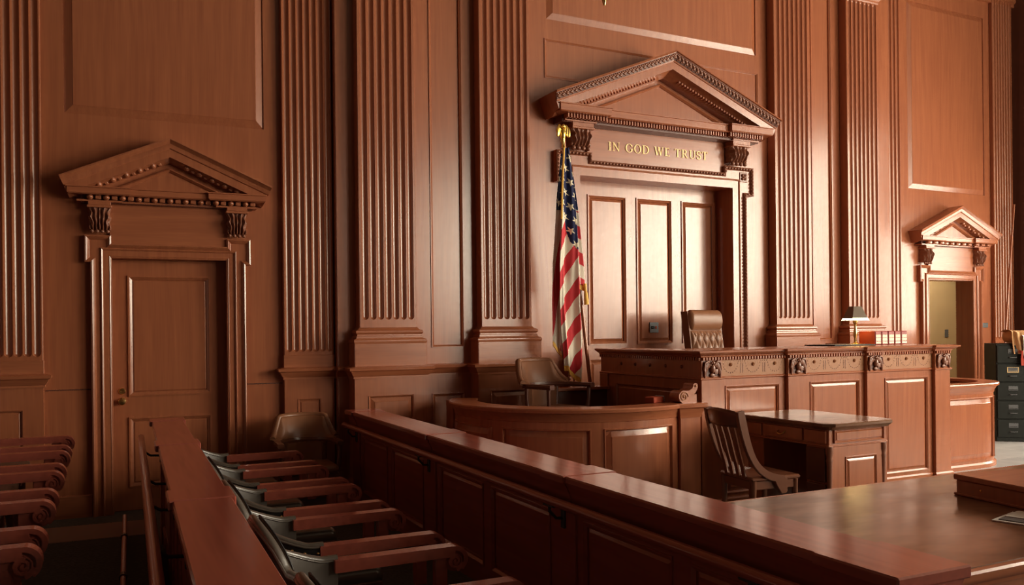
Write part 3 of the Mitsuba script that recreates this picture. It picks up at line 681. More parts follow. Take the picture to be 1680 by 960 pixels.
part(cs, 'base', sweep([(-.02, 0), (.022, 0), (.022, .04), (.004, .06), (-.02, .06)], cp), 'wood_h', C, smooth=25)
part(cs, 'end_block', cbox(2.318, 2.40, 1.80, 1.93, 0, .962), 'wood', C)
part(cs, 'scroll', face(unary_union([Point(2.41, 1.0).buffer(.04), sbox(2.33, .96, 2.42, 1.035)]), 1.72, 1.86), 'wood_carved', C)

# ================================================================== JURY RAILS
def jury_rail(key, fr, s0, s1, off, zt, w, blocks, face_side, mat='wood_rail'):
    h = w/2
    cap = [(-h, zt-.030), (-h+.006, zt-.036), (h-.006, zt-.036), (h, zt-.030), (h, zt-.008), (h-.006, zt), (-h+.006, zt), (-h, zt-.008)]
    part(key, 'cap', sweep([(off+o, z) for o, z in cap], [(s0, 0), (s1, 0)]), mat, fr, smooth=20)
    bed = [(-h+.05, zt-.16), (-h+.045, zt-.15), (-h+.04, zt-.10), (-h+.022, zt-.06), (-h+.012, zt-.04), (-h+.012, zt-.034), (h-.012, zt-.034), (h-.012, zt-.04), (h-.022, zt-.06), (h-.04, zt-.10), (h-.045, zt-.15), (h-.05, zt-.16)]
    part(key, 'bed_moulding', sweep([(off+o, z) for o, z in bed], [(s0+.02, 0), (s1-.02, 0)]), mat, fr, smooth=20)
    k = h-.075
    part(key, 'core', cbox(s0+.03, s1-.03, off-k+.03, off+k-.03, 0, zt-.15, 0), 'wood_dark', fr, smooth=False)
    for side in face_side:
        v0 = off + side*k
        edges = [s0+.03] + [x for b in blocks for x in b] + [s1-.03]
        poly = sbox(s0+.03, 0, s1-.03, zt-.13)
        spans = []
        bb = sorted(blocks)
        lim = [(b[0]+b[1])/2 for b in bb]
        for a, b in zip(lim, lim[1:]):
            n = max(1, int(round((b-a)/1.05)))
            for i in range(n):
                spans.append((a+(b-a)*i/n+(.17 if i == 0 else .06), a+(b-a)*(i+1)/n-(.17 if i == n-1 else .06)))
        for a, b in spans: poly = poly.difference(sbox(a, .14, b, zt-.22))
        va, vb = sorted((v0-side*.03, v0))
        part(key, 'framing', face(poly, va, vb), mat, fr, smooth=False)
        for a, b in spans:
            m = raised(a-.01, b+.01, .13, zt-.21, -.028, -.006, .05)
            q = opening_mould(a, b, .14, zt-.22, 0., .025, .009)
            for nm, g in (('panel', m), ('panel_moulding', q)):
                V = np.array(g.vertices); V[:, 1] = v0 + side*V[:, 1]
                part(key, nm, TM(V, g.faces if side > 0 else g.faces[:, ::-1]), mat, fr, smooth=20)
    for a, b in blocks:
        part(key, 'post', cbox(a, b, off-k-.015, off+k+.015, 0, zt-.15), mat, fr)
        part(key, 'post_cap', cat(cbox(a-.012, b+.012, off-h-.016, off+h+.016, zt-.038, zt+.003, .006), sweep([(off+o*1.06, z-.001) for o, z in bed], [(a, 0), (b, 0)])), mat, fr, smooth=20)
jr = thing('jury_rail', 'long mahogany jury rail with a broad glossy cap running from the foreground to the wall', 'railing')
jury_rail(jr, R, .0, 6.20, .145, .88, .285, [(.0, .31), (1.98, 2.20), (3.98, 4.20), (5.98, 6.20)], (-1, 1))
part(jr, 'handrail', cat(tube([(s, -.022, .745) for s in np.linspace(-.2, 6.18, 30)], .024, 14), ball((6.18, -.022, .745), .028, 2)), 'wood_rail', R, smooth=40)
def brackets(key, fr, ss, n0, n1, z):
    for s in ss:
        part(key, 'bracket', cat(tube([(s, n1, z-.10), (s, n1+(n0-n1)*.55, z-.095), (s, n0, z-.055), (s, n0, z-.02)], .008, 8), cbox(s-.018, s+.018, min(n1, n1+.012*np.sign(n0-n1)), max(n1, n1+.012*np.sign(n0-n1)), z-.15, z-.05, .003), cbox(s-.05, s+.05, n0-.012, n0+.012, z-.030, z-.021, .001)), 'iron', fr, smooth=40)
brackets(jr, R, (.6, 2.09, 4.09, 6.05), -.022, .062, .745)
R2 = Frame(R.pt(.5, -1.74, 0)[:2], 114.13)
jl = thing('jury_rail', 'mahogany jury rail with a flat reddish cap between the two rows of jury seats', 'railing')
jury_rail(jl, R2, -.5, 5.02, 0., .95, .225, [(-.5, -.2), (1.36, 1.60), (3.24, 3.46), (4.80, 5.02)], (-1, 1))
part(jl, 'handrail', cat(tube([(s, -.185, .80) for s in np.linspace(-.6, 5.12, 30)], .024, 14), ball((5.12, -.185, .80), .024, 2)), 'wood_rail', R2, smooth=40)
brackets(jl, R2, (.3, 1.48, 2.5, 3.35, 4.7), -.185, -.05, .80)
part(jl, 'foot_rail', cat(tube([(s, -.303, .315) for s in np.linspace(-.4, 4.45, 12)], .015, 12), ball((4.45, -.303, .315), .015, 1)), 'wood_rail', R2, smooth=40)
for s in (.6, 1.7, 2.75, 3.75): part(jl, 'foot_rail_collar', cat(lathe([(.0, 0), (.021, 0), (.021, .05), (0, .05)], 14).apply_transform(np.array([[0, 0, 1, s], [1, 0, 0, -.303], [0, 1, 0, .315], [0, 0, 0, 1.]])), tube([(s+.025, -.303, .31), (s+.025, -.303, .242)], .010, 8)), 'iron', R2, smooth=40)
# raised floor of the back row
q = R2.pt(5.0, -.10, 0)[:2] - L.o; ur = float(q@L.u)
k = setting('trim_7', 'raised carpeted floor of the back jury row')
part(k, 'carpet_floor', cbox(-4.6, ur-.01, 2.07, 9.6, 0, .24, 0), 'carpet', L, smooth=False)
part(k, 'tread_board', cbox(-4.6, ur-.01, 1.56, 2.07, 0, .243, .006), 'tread', L)

# ================================================================== CHAIRS
def facing(pos, f, z=0.):
    return T().translate([float(pos[0]), float(pos[1]), z]).rotate([0, 0, 1], math.degrees(math.atan2(f[1], f[0]))-90)
def P(m, mat, smooth=35): return mikit.ply(m, mat, smooth=smooth)
# --- jury armchair: upholstered barrel back sweeping down to flat scrolled wooden arms. x across, y forward, arm backs at y = 0
AW, ZA = .315, .60
def ucurve(t):                                # t in [-1, 1] along the back, from the near arm round to the far arm -> x, y, nx, ny
    a = np.asarray(t)*PI/2; k = .88
    x = .325*np.sign(np.sin(a))*np.abs(np.sin(a))**k; y = -.36*np.abs(np.cos(a))**k
    e = 1e-3; a2 = (np.asarray(t)+e)*PI/2; a1 = (np.asarray(t)-e)*PI/2
    f = lambda b: (.325*np.sign(np.sin(b))*np.abs(np.sin(b))**k, -.36*np.sign(np.cos(b))*np.abs(np.cos(b))**k)
    X2, Y2 = f(a2); X1, Y1 = f(a1); dx, dy = X2-X1, Y2-Y1; l = np.hypot(dx, dy)+1e-12
    return x, y, dy/l, -dx/l                  # outward
ARCH = .44                                    # the arched middle of the back rises above the swooping wings
def ztop(t):
    t = np.asarray(t); wing = ZA + .008 + .165*np.clip(np.cos(t*PI/2), 0, 1)**1.5
    return np.maximum(wing, ZA + .02 + .275*np.sqrt(np.clip(1-(t/ARCH)**2, 0, 1)))
def shell(t0, t1, nt, th=.036, zb=.40):
    def f(s, t):
        t = t0 + (t1-t0)*t                              # s along, t round the section: inside bottom -> top -> outside bottom
        tt = (s*2-1)*.985; x, y, nx, ny = ucurve(tt); zt = ztop(tt)
        sec = t*3
        inn = np.clip(sec, 0, 1); top = np.clip(sec-1, 0, 1); out = np.clip(sec-2, 0, 1)
        z = np.where(sec < 1, zb+(zt-th/2-zb)*inn, np.where(sec < 2, zt-th/2+th/2*np.sin(PI*top), zt-th/2+(zb-zt+th/2)*out))
        pad = .010*np.sin(PI*inn)*(sec < 1)*np.cos(tt*PI/2)**.5
        o = np.where(sec < 1, -th/2-pad, np.where(sec < 2, -th/2*np.cos(PI*top), th/2))
        lean = -.06*(z-zb)/.5*np.cos(tt*PI/2)
        return np.stack([x+nx*o, y+ny*o+lean, z], -1)
    return grid(f, 121, nt)
def shell_pt(tt, z, o):
    x, y, nx, ny = ucurve(tt); lean = -.06*(z-.40)/.5*np.cos(tt*PI/2)
    return np.stack([x+nx*o, y+ny*o+lean, z], -1)
def rimtube(t0, t1, o, dz, r, n=40, zf=ztop):
    tt = np.linspace(t0, t1, n); return tube(shell_pt(tt, zf(tt)+dz, o), r, 8)
def archz(tt): return ztop(tt) - .006
def back_pad():
    def f(s, t):
        tt = (s*2-1)*ARCH*.97; z = .45 + (archz(tt)-.45)*t
        zz = z
        return shell_pt(tt, zz, -.022-.018*np.sin(PI*np.clip((zz-.40)/(ztop(tt)-.03-.40), 0, 1)))
    return grid(f, 61, 20)
def arm_mesh(s):
    plank = Polygon([(-.03, ZA), (.53, ZA), (.53, ZA-.045), (-.03, ZA-.05)])
    cx, cz = .535, ZA-.060
    bend = Polygon([(cx+.060*math.sin(q), cz+.060*math.cos(q)) for q in np.linspace(-.1, PI*.80, 18)] + [(cx+.044*math.sin(q), cz+.044*math.cos(q)) for q in np.linspace(PI*.80, -.1, 18)])
    eye = Point(cx-.001, cz-.008).buffer(.031)
    neck = Polygon([(cx+.01, cz-.055), (cx+.05, cz-.03), (cx+.03, cz-.015), (cx, cz-.03)])
    body = unary_union([plank, bend, eye, neck]).buffer(.002)
    back = Point(cx, cz-.005).buffer(.052)
    sp = LineString([(cx+(.027-.022*f)*math.cos(1.2-f*8), cz-.008+(.027-.022*f)*math.sin(1.2-f*8)) for f in np.linspace(0, 1, 30)]).buffer(.0032)
    m = extr(body, -.030, .030); g = extr(body.difference(sp), .030, .037); g2 = extr(body.difference(sp), -.037, -.030)
    m = cat(m, g, g2, extr(back, -.022, .022)); V = m.vertices
    return TM(np.column_stack([V[:, 2]+s*AW, V[:, 0], V[:, 1]]), m.faces)
jc = {'shell': P(shell(0, .66, 28), 'leather_jury', 60), 'outer_cover': P(shell(.66, 1, 8), 'leather_black', 60), 'rim': P(cat(rimtube(-.96, .96, .018, -.022, .006), rimtube(-.96, .96, -.019, -.024, .004)), 'leather_jury', 60),
      'back_pad': P(back_pad(), 'leather_panel', 60)}
qq = np.linspace(-PI/2, PI/2, 60); tt = np.sin(qq)*ARCH*.99
zz_ = np.where(np.abs(tt) > 1, 0, ZA + .02 + .268*np.cos(qq))
pl = np.vstack([shell_pt(np.full(8, tt[0]), np.linspace(.47, zz_[0], 8), -.030), shell_pt(tt, zz_, -.026)[1:-1], shell_pt(np.full(8, tt[-1]), np.linspace(zz_[-1], .47, 8), -.030)])
jc['piping'] = P(tube(pl, .0042, 8), 'black', 60)
jc['nails'] = P(cat([ball(shell_pt(np.array(q), ztop(q)-.050, .018), .007, 1) for q in np.r_[-np.linspace(.5, .95, 6), np.linspace(.5, .95, 6)]]), 'brass', 40)
def seat_mesh(x, y0, y1, z, h, r=.05):
    pts = []
    for sx in (-1, 1):
        for yy in (y0+r, y1-r): pts.append((sx*(x-r), yy))
    hull = m3.Manifold.batch_hull if False else None
    S = m3.Manifold.hull(m3.Manifold.compose([m3.Manifold.sphere(1, 16).scale((r, r, h/2)).translate((a, b, z-h/2)) for a, b in pts]))
    return unmani(S)
jc['seat'] = P(seat_mesh(.30, -.30, .30, .46, .11), 'leather_jury', 40)
jc['seat_frame'] = P(cbox(-.31, .31, -.30, .28, .33, .39), 'wood_dark')
jarm = {s: P(arm_mesh(s), 'wood_rail', 35) for s in (-1, 1)}
jpost = {s: P(cbox(s*AW-.022, s*AW+.022, .44, .50, .35, ZA-.04), 'wood_rail') for s in (-1, 1)}
jleg = {(a, b): P(tube([(a*.27, b, .36), (a*.28, b, .2), (a*.29, b+(.02 if b > 0 else -.03), 0)], [.026, .024, .018], 10), 'wood_dark') for a in (-1, 1) for b in (-.26, .24)}
def jury_chair(s, n, z, label):
    t = thing('jury_chair', label, 'chair', None)
    M = facing(R.pt(s, n, 0)[:2], RN, z)
    for nm in ('shell', 'outer_cover', 'rim', 'back_pad', 'piping', 'seat', 'seat_frame'): share(t, nm, jc[nm], M)
    share(t, 'nails', jc['nails'], M, kind='stuff')
    for a in (-1, 1): share(t, 'arm', jarm[a], M); share(t, 'arm_post', jpost[a], M)
    for q in jleg.values(): share(t, 'leg', q, M)
FR = ['front-row leather jury chair nearest the camera, half cut off at the bottom edge', 'front-row leather jury chair, second from the camera, with a worn near arm', 'front-row leather jury chair, third from the camera', 'front-row leather jury chair, third from the closed door', 'front-row leather jury chair, second from the closed door', 'front-row leather jury chair nearest the closed door']
for i in range(6): jury_chair(.785+.915*i, -1.115, 0., FR[i])
BR = ['back-row jury chair nearest the camera, at the bottom left corner', 'back-row jury chair, second from the camera at the left edge', 'back-row jury chair, third from the camera at the left edge', 'back-row jury chair, second from the wall at the left edge', 'back-row jury chair nearest the wall at the left edge']
for i in range(5): jury_chair(1.53+.955*i, -2.86, .24, BR[i])

# --- captain's chair: U-shaped wooden arm rail, leather crest above it, leather back below
def captain(key, M, leather, wood, swivel=False):
    rz, w, rd, arm = .70, .285, .27, .25       # rail height, half width, back depth, straight arm
    up = [(-w, arm)] + [(-w*math.cos(q), -rd*math.sin(q)) for q in np.linspace(0, PI, 33)] + [(w, arm)]
    m = sweep([(-.028, rz-.045), (.028, rz-.045), (.034, rz-.025), (.028, rz-.002), (-.028, rz-.002), (-.034, rz-.02)], up)
    share(key, 'arm_rail', P(m, wood, 30), M)
    def crest(o):
        def f(s, t):
            q = PI*(.10+.80*s); a = np.abs(s-.5)*2
            h = .205*np.where(a < .62, 1-.06*a**2, np.clip(1-((a-.62)/.38), 0, 1)**1.7*.977)+.012
            z = rz-.004 + h*t
            oo = o + .018*np.sin(PI*t)*(1 if o > 0 else -.4); fl = .045*t**1.5
            return np.stack([-(w+oo+fl)*np.cos(q), -(rd+oo+fl+.05*t)*np.sin(q), z], -1)
        return f
    m = grid(crest(-.028), 49, 14, crest(.026)); share(key, 'crest', P(m, leather, 50), M)
    s = np.linspace(0, 1, 49); pth = (crest(-.028)(s, np.ones(49))+crest(.026)(s, np.ones(49)))/2
    share(key, 'crest_edge', P(tube(pth, .029, 10), leather, 60), M)
    def lower(o):
        def f(s, t):
            q = PI*(.22+.56*s); z = .43+(rz-.05-.43)*t
            return np.stack([-(w-.02+o)*np.cos(q), -(rd-.02+o)*np.sin(q), z], -1)
        return f
    share(key, 'back', P(grid(lower(-.045), 17, 6, lower(-.005)), leather, 50), M)
    for q in (.0, .22, .78, 1.0):
        c = np.array([-(w-.01)*math.cos(PI*q), -(rd-.01)*math.sin(PI*q)])
        if q in (0., 1.): c = np.array([-w if q == 0 else w, arm-.05])
        share(key, 'arm_post', P(tube([(c[0], c[1], rz-.03), (c[0]*.99, c[1]-.0, .55), (c[0]*.93, c[1]*.95, .42)], [.020, .017, .022], 10), wood, 50), M)
    share(key, 'seat', P(seat_mesh(.27, -.25, .29, .475, .10, .06), leather, 40), M)
    share(key, 'seat_frame', P(cbox(-.26, .26, -.24, .27, .34, .40), wood), M)
    if swivel:
        share(key, 'base', P(cat([tube([(0, 0, .34), (0, 0, .10)], .035, 14)] + [tube([(0, 0, .12), (.15*math.cos(q), .15*math.sin(q), .10), (.28*math.cos(q), .28*math.sin(q), .03)], [.03, .026, .02], 8) for q in np.arange(4)*PI/2+PI/4]), wood, 40), M)
    else:
        for a in (-1, 1):
            for b in (-.2, .22): share(key, 'leg', P(tube([(a*.22, b, .36), (a*.235, b*1.04, .2), (a*.245, b*1.1, 0)], [.026, .023, .017], 10), wood, 50), M)
t = thing('leather_armchair', 'brown leather captain armchair against the wall beside the closed door', 'chair')
captain(t, facing(R.pt(6.06, -.40, 0)[:2], (.40, -.92)) @ T().scale([.92, .92, .92]), 'leather_tan', 'wood_chair')
t = thing('witness_chair', 'tan leather armchair standing inside the witness stand below the flag', 'chair')
fx = C.n*math.cos(.30) + C.u*math.sin(.30)
captain(t, facing(C.pt(-1.92, .94, 0)[:2], fx, .40), 'leather_brown', 'wood_dark', True)

# --- tufted judge's chair
t = thing('judge_chair', 'high-backed tan leather chair with a tufted back behind the bench', 'chair')
fx = C.n*math.cos(.22) + C.u*math.sin(.22); M = facing(C.pt(.53, .62, 0)[:2], fx, .42)
def tuft(s, t):
    x = (s-.5)*.56; z = .52 + t*.655
    a, b = s*5, t*2.9
    k = np.sqrt(np.abs(np.sin(PI*(a+b)/1.)*np.sin(PI*(a-b)/1.))+.02)
    edge = np.clip(np.minimum(np.minimum(s, 1-s)*12, np.minimum(t, 1-t)*14), 0, 1)**.6
    return np.stack([x, -.22-.10*t+.012+.05*edge*(.35+.65*k), z], -1)
share(t, 'tufted_back', P(grid(tuft, 90, 80), 'leather_tan', True), M)
share(t, 'buttons', P(cat([ball(((i/5.-.5)*.56, -.22-.10*j/2.9+.020, .52+.655*j/2.9), .011, 1) for j in np.arange(0.5, 2.9, .5) for i in np.arange(.5 if int(round(j*2)) % 2 else 1, 5, 1)]), 'leather_tan', 40), M, kind='stuff')
hd = m3.Manifold.hull(m3.Manifold.compose([m3.Manifold.sphere(1, 24).scale((.05, .072, .108)).translate((sx*.246, -.335-.0*k, 1.17+.115+k)) for sx in (-1, 1) for k in (-.01, .02)]))
share(t, 'head_roll', P(unmani(hd), 'leather_tan', 40), M)
share(t, 'back_shell', P(TM(np.array([(sx*.30, y, z) for z, y0, y1 in ((.42, -.30, -.21), (1.395, -.43, -.335)) for sx in (-1, 1) for y in (y0, y1)]), [[0,2,3],[0,3,1],[4,5,7],[4,7,6],[0,1,5],[0,5,4],[2,6,7],[2,7,3],[1,3,7],[1,7,5],[0,4,6],[0,6,2]]), 'leather_brown', False), M)
share(t, 'seat', P(seat_mesh(.29, -.24, .28, .52, .13, .06), 'leather_tan', 40), M)
for a in (-1, 1): share(t, 'arm', P(cat(seat_mesh(.04, -.22, .20, .72, .07, .03).apply_translation([a*.31, 0, 0]), tube([(a*.31, .12, .66), (a*.31, .10, .48)], .02, 8)), 'leather_brown', 40), M)
share(t, 'base', P(cat([tube([(0, 0, .40), (0, 0, .10)], .04, 14)] + [tube([(0, 0, .11), (.3*math.cos(q), .3*math.sin(q), .03)], [.03, .02], 8) for q in np.arange(5)*2*PI/5]), 'iron', 40), M)

# --- slat-back wooden chair at the clerk's desk
t = thing('wooden_chair', 'dark wooden slat-back side chair pulled up to the small desk', 'chair')
fx = C.u*math.cos(.10) - C.n*math.sin(.10)*-1; M = facing(C.pt(-1.20, 2.98, 0)[:2], fx)
def side_profile(s):
    from scipy.interpolate import CubicSpline
    cl = np.array([(-.325, .975), (-.300, .86), (-.268, .74), (-.225, .63), (-.165, .54), (-.085, .478), (.0, .448), (.075, .437)])
    tq = np.linspace(0, 1, len(cl)); cs_ = CubicSpline(tq, cl); q = cs_(np.linspace(0, 1, 60)); d = cs_(np.linspace(0, 1, 60), 1); d /= np.linalg.norm(d, axis=1, keepdims=True)
    nn = np.column_stack([-d[:, 1], d[:, 0]]); w = np.interp(np.linspace(0, 1, 60), [0, .12, .5, .8, 1], [.030, .034, .026, .030, .026])[:, None]
    body = Polygon(np.vstack([q+nn*w, (q-nn*w)[::-1]])).buffer(0)
    brk = Polygon([(-.02, .44), (.10, .445), (.10, .34), (.085, .325), (.045, .325), (.02, .36), (-.005, .40)])
    body = unary_union([body, brk]).buffer(.012).buffer(-.012).buffer(-.004).buffer(.004)
    m = cat(extr(body.buffer(-.003), -.019, .019), extr(body, -.016, .016)); V = m.vertices
    return TM(np.column_stack([V[:, 2]+s*.212, V[:, 0], V[:, 1]]), m.faces)
for s in (-1, 1): share(t, 'side_stile', P(side_profile(s), 'wood_chair', 35), M)
def crest_rail(sg):
    def f(s, q):
        x = (s-.5)*.405; e = np.clip(1-np.abs(2*s-1), 0, 1)
        th = .017*np.sqrt(np.clip(1-(2*q-1)**4, 0, 1))*np.clip(e*14, .15, 1)**.5
        z = .845 + (.125 + .022*np.sin(PI*s))*q*np.clip(.72+e*3.2, 0, 1)
        return np.stack([x, -.318-.05*np.sin(PI*s)-.03*(q-.5)+sg*th, z], -1)
    return f
share(t, 'crest_rail', P(grid(crest_rail(1), 33, 12, crest_rail(-1)), 'wood_chair', 50), M)
for i in range(4):
    x = (i-1.5)*.083
    pth = np.array([(x*1.0, -.318-.02*math.cos(x*6), .87), (x, -.30, .76), (x*.97, -.268, .64), (x*.94, -.235, .53), (x*.92, -.215, .44)])
    V = []
    m = cat([cbox(-.020, .020, -.007, .007, -.5, .5, .003)])
    yy = np.interp(np.linspace(0, 1, 14), np.linspace(0, 1, 5), pth[:, 1]); zz = np.interp(np.linspace(0, 1, 14), np.linspace(0, 1, 5), pth[:, 2])
    g = lambda o: (lambda s, q: np.stack([x*(1-.08*q)+(s-.5)*.040, np.interp(q, np.linspace(0, 1, 14), yy)+o, np.interp(q, np.linspace(0, 1, 14), zz)], -1))
    share(t, 'slat', P(grid(g(.006), 3, 14, g(-.006)), 'wood_chair', 30), M)
share(t, 'seat', P(cat(cbox(-.215, .215, -.22, .24, .425, .46, .012)), 'wood_chair', 40), M)
share(t, 'apron', P(cat(cbox(-.2, .2, .19, .215, .36, .43), cbox(-.2, .2, -.20, -.18, .36, .43), cbox(-.2, -.18, -.2, .2, .36, .43), cbox(.18, .2, -.2, .2, .36, .43)), 'wood_chair', False), M)
for a in (-1, 1):
    for b in (-.19, .20): share(t, 'leg', P(tube([(a*.19, b, .43), (a*.19, b, .22), (a*.197, b*(1.12 if b < 0 else 1.03), 0)], [.024, .021, .016], 8), 'wood_chair', 50), M)
share(t, 'stretcher', P(cat(tube([(-.19, -.195, .18), (-.19, .2, .18)], .011, 8), tube([(.19, -.195, .18), (.19, .2, .18)], .011, 8), tube([(-.19, 0, .18), (.19, 0, .18)], .011, 8)), 'wood_chair', 50), M)

# ================================================================== CLERK'S DESK, COUNSEL TABLE
t = thing('clerk_desk', 'small mahogany pedestal desk with a glossy top in front of the bench', 'desk')
DU0, DU1, DV0, DV1, DZ = -.70, .02, 2.24, 3.24, .84
ch = .05
top = [(DU0+ch, DV0-.05), (DU0, DV0), (DU0, DV1-ch), (DU0+ch, DV1), (DU1-ch, DV1), (DU1, DV1-ch), (DU1, DV0), (DU1-ch, DV0-.05)]
topc = [(a, b) for a, b in top]
part(t, 'desk_top', cat(extr(Polygon(topc), DZ-.03, DZ), sweep([(-.02, DZ-.055), (.004, DZ-.055), (.022, DZ-.035), (.036, DZ-.026), (.038, DZ-.008), (.030, DZ-.001), (-.02, DZ-.001)], topc, True)), 'table_wood', C, smooth=25)
part(t, 'apron', cat(cbox(DU0+.03, DU1-.03, DV0+.0, DV1-.03, .655, DZ-.05), cbox(DU0+.02, DU1-.02, DV0, DV1-.02, .645, .662, .004)), 'wood', C)
part(t, 'pedestal', cat(cbox(DU0+.04, DU1-.04, 2.96, DV1-.04, .0, .65), cbox(DU0+.04, DU1-.04, DV0+.02, 2.46, .0, .65), cbox(DU1-.10, DU1-.06, 2.4, 3.0, .1, .65)), 'wood', C)
pe = sbox(DU0+.04, .03, DU1-.04, .645).difference(sbox(DU0+.20, .10, DU1-.16, .56))
part(t, 'end_frame', face(pe, DV1-.045, DV1-.02), 'wood', C, smooth=False)
part(t, 'end_panel', raised(DU0+.19, DU1-.15, .09, .57, DV1-.04, DV1-.016, .045), 'wood', C, smooth=False)
part(t, 'end_moulding', opening_mould(DU0+.20, DU1-.16, .10, .56, DV1-.02, .02, .007), 'wood', C)
part(t, 'end_drawer_panel', cat(raised(DU0+.09, DU1-.08, .685, .775, DV1-.045, DV1-.018, .012), opening_mould(DU0+.08, DU1-.07, .675, .785, DV1-.03, .016, .016)), 'wood', C)
for a in (DU0+.055, DU1-.055):
    for b in (DV1-.03,): part(t, 'corner_column', lathe([(0, 0), (.03, 0), (.03, .05), (.022, .07), (.02, .3), (.024, .52), (.03, .54), (.022, .56), (.032, .60), (.03, .65), (0, .65)], 14).apply_translation([a-(.02 if a < 0 else -.02), b, .0]), 'wood_carved', C, smooth=40)
def side_box(v0, v1, z0, z1): return cbox(DU0+.012, DU0+.035, v0, v1, z0, z1, .004)
for v0, v1 in ((2.22, 2.46), (2.48, 2.94), (2.96, 3.19)):
    k = part(t, 'drawer', side_box(v0, v1, .672, .775), 'wood', C)
    if v1 == 2.94: part(k, 'handle', tube([(DU0+.012, 2.67, .735), (DU0-.01, 2.675, .715), (DU0-.012, 2.71, .704), (DU0-.01, 2.745, .715), (DU0+.012, 2.75, .735)], .005, 8), 'brass', C, smooth=40)
for z0, z1 in ((.05, .34), (.36, .63)): part(t, 'drawer', side_box(2.98, 3.18, z0, z1), 'wood_dark', C)

t = thing('counsel_table', 'large worn brown table in the right foreground beyond the jury rail', 'table')
TU0, TU1, TV0, TV1, TZ = -3.50, .2, 4.96, 6.26, .76
part(t, 'tabletop', cbox(TU0, TU1, TV0, TV1, TZ-.02, TZ, .004), 'table_wood', C)
part(t, 'edge_moulding', sweep([(-.03, TZ-.07), (.004, TZ-.07), (.010, TZ-.055), (.022, TZ-.045), (.030, TZ-.03), (.032, TZ-.012), (.026, TZ-.003), (-.03, TZ-.003)], [(TU0, TV0), (TU1, TV0), (TU1, TV1), (TU0, TV1)][::-1], True), 'wood_h', C, smooth=25)
part(t, 'apron', cat(cbox(TU0+.05, TU1-.05, TV0+.06, TV0+.09, .60, TZ-.05), cbox(TU0+.05, TU1-.05, TV1-.09, TV1-.06, .60, TZ-.05), cbox(TU0+.05, TU0+.08, TV0+.06, TV1-.06, .60, TZ-.05), cbox(TU1-.08, TU1-.05, TV0+.06, TV1-.06, .60, TZ-.05)), 'wood_h', C)
for a in (TU0+.10, TU1-.10):
    for b in (TV0+.11, TV1-.11): part(t, 'leg', lathe([(0, 0), (.035, 0), (.045, .04), (.03, .08), (.045, .3), (.055, .5), (.04, .55), (.06, .58), (.06, .70), (0, .70)], 16).apply_translation([a, b, 0]), 'wood', C, smooth=40)

# ================================================================== SMALL THINGS
t = thing('document_box', 'flat reddish wooden box lying on the counsel table at the right edge', 'box')
B = Frame(C.pt(-2.10, 5.36, 0)[:2], 26.5-8)
part(t, 'body', cbox(0, .62, .012, .75, TZ+.001, TZ+.078), 'wood', B); part(t, 'lid', cbox(-.010, .63, .002, .76, TZ+.078, TZ+.105, .005), 'wood_h', B)
part(t, 'base_strip', cbox(-.008, .628, .004, .758, TZ+.001, TZ+.014, .003), 'wood_h', B)
part(t, 'screw', cat(turned([(0, 0), (.006, 0), (.005, .003), (0, .004)], (0, 0, 0), C, 10).apply_translation([0, 0, 0])).apply_transform(np.array([[0, -1, 0, -.0], [1, 0, 0, .16], [0, 0, 1, TZ+.045], [0, 0, 0, 1.]])), 'brass', B, smooth=40)
t = thing('brochure', 'grey and white folded papers lying beside the wooden box on the table', 'papers')
Q = Frame(C.pt(-2.50, 5.83, 0)[:2], 26.5+14)
part(t, 'sheet', cbox(0, .24, 0, .18, TZ+.001, TZ+.006, 0), 'paper', Q, smooth=False); part(t, 'sheet', cbox(.02, .16, .02, .15, TZ+.006, TZ+.010, 0), 'paper_dark', Q, smooth=False); part(t, 'sheet', cbox(.09, .24, .02, .17, TZ+.010, TZ+.013, 0), 'paper', Q, smooth=False)
t = thing('red_book', 'small red book with a grey spine lying on the ledge of the witness stand', 'book')
Q = Frame(C.pt(-1.50, 1.86, 0)[:2], 26.5+20)
part(t, 'cover', cbox(0, .155, 0, .10, .951, 1.002, .004), 'red_board', Q); part(t, 'spine', cbox(.150, .176, -.002, .102, .951, 1.008, .010), 'grey_plastic', Q)
# law books on the bench
for i in range(5):
    t = thing('law_book', ['leftmost law book of the row on the bench, its orange-red cover showing', 'law book second from the left in the row on the bench', 'law book in the middle of the row on the bench', 'law book second from the right in the row on the bench', 'rightmost law book of the row on the bench, nearest the doorway'][i], 'book', 'red law books on the bench')
    u = 1.735 + .103*i; z0 = 1.417; hh = .150
    part(t, 'cover', cat(cbox(u, u+.006, 1.40, 1.615, z0, z0+hh, .002), cbox(u+.092, u+.098, 1.40, 1.615, z0, z0+hh, .002)), 'red_board', C)
    part(t, 'pages', cbox(u+.005, u+.093, 1.405, 1.60, z0+.003, z0+hh-.004, 0), 'paper', C, smooth=False)
    part(t, 'spine', cbox(u, u+.098, 1.60, 1.622, z0, z0+hh, .008), 'maroon', C)
    for za, zb in ((.012, .034), (.042, .072), (.078, .110)): part(t, 'spine_label', cbox(u+.010, u+.088, 1.615, 1.6235, z0+za, z0+zb, .001), 'label_white', C)
t = thing('desk_pad', 'thin dark desk pad lying on the bench left of the lamp', 'desk pad')
part(t, 'pad', cbox(.95, 1.56, 1.36, 1.78, 1.417, 1.428, .003), 'black_cloth', C); part(t, 'blotter', cbox(.99, 1.52, 1.39, 1.75, 1.428, 1.4295, 0), 'paper_dark', C, smooth=False)
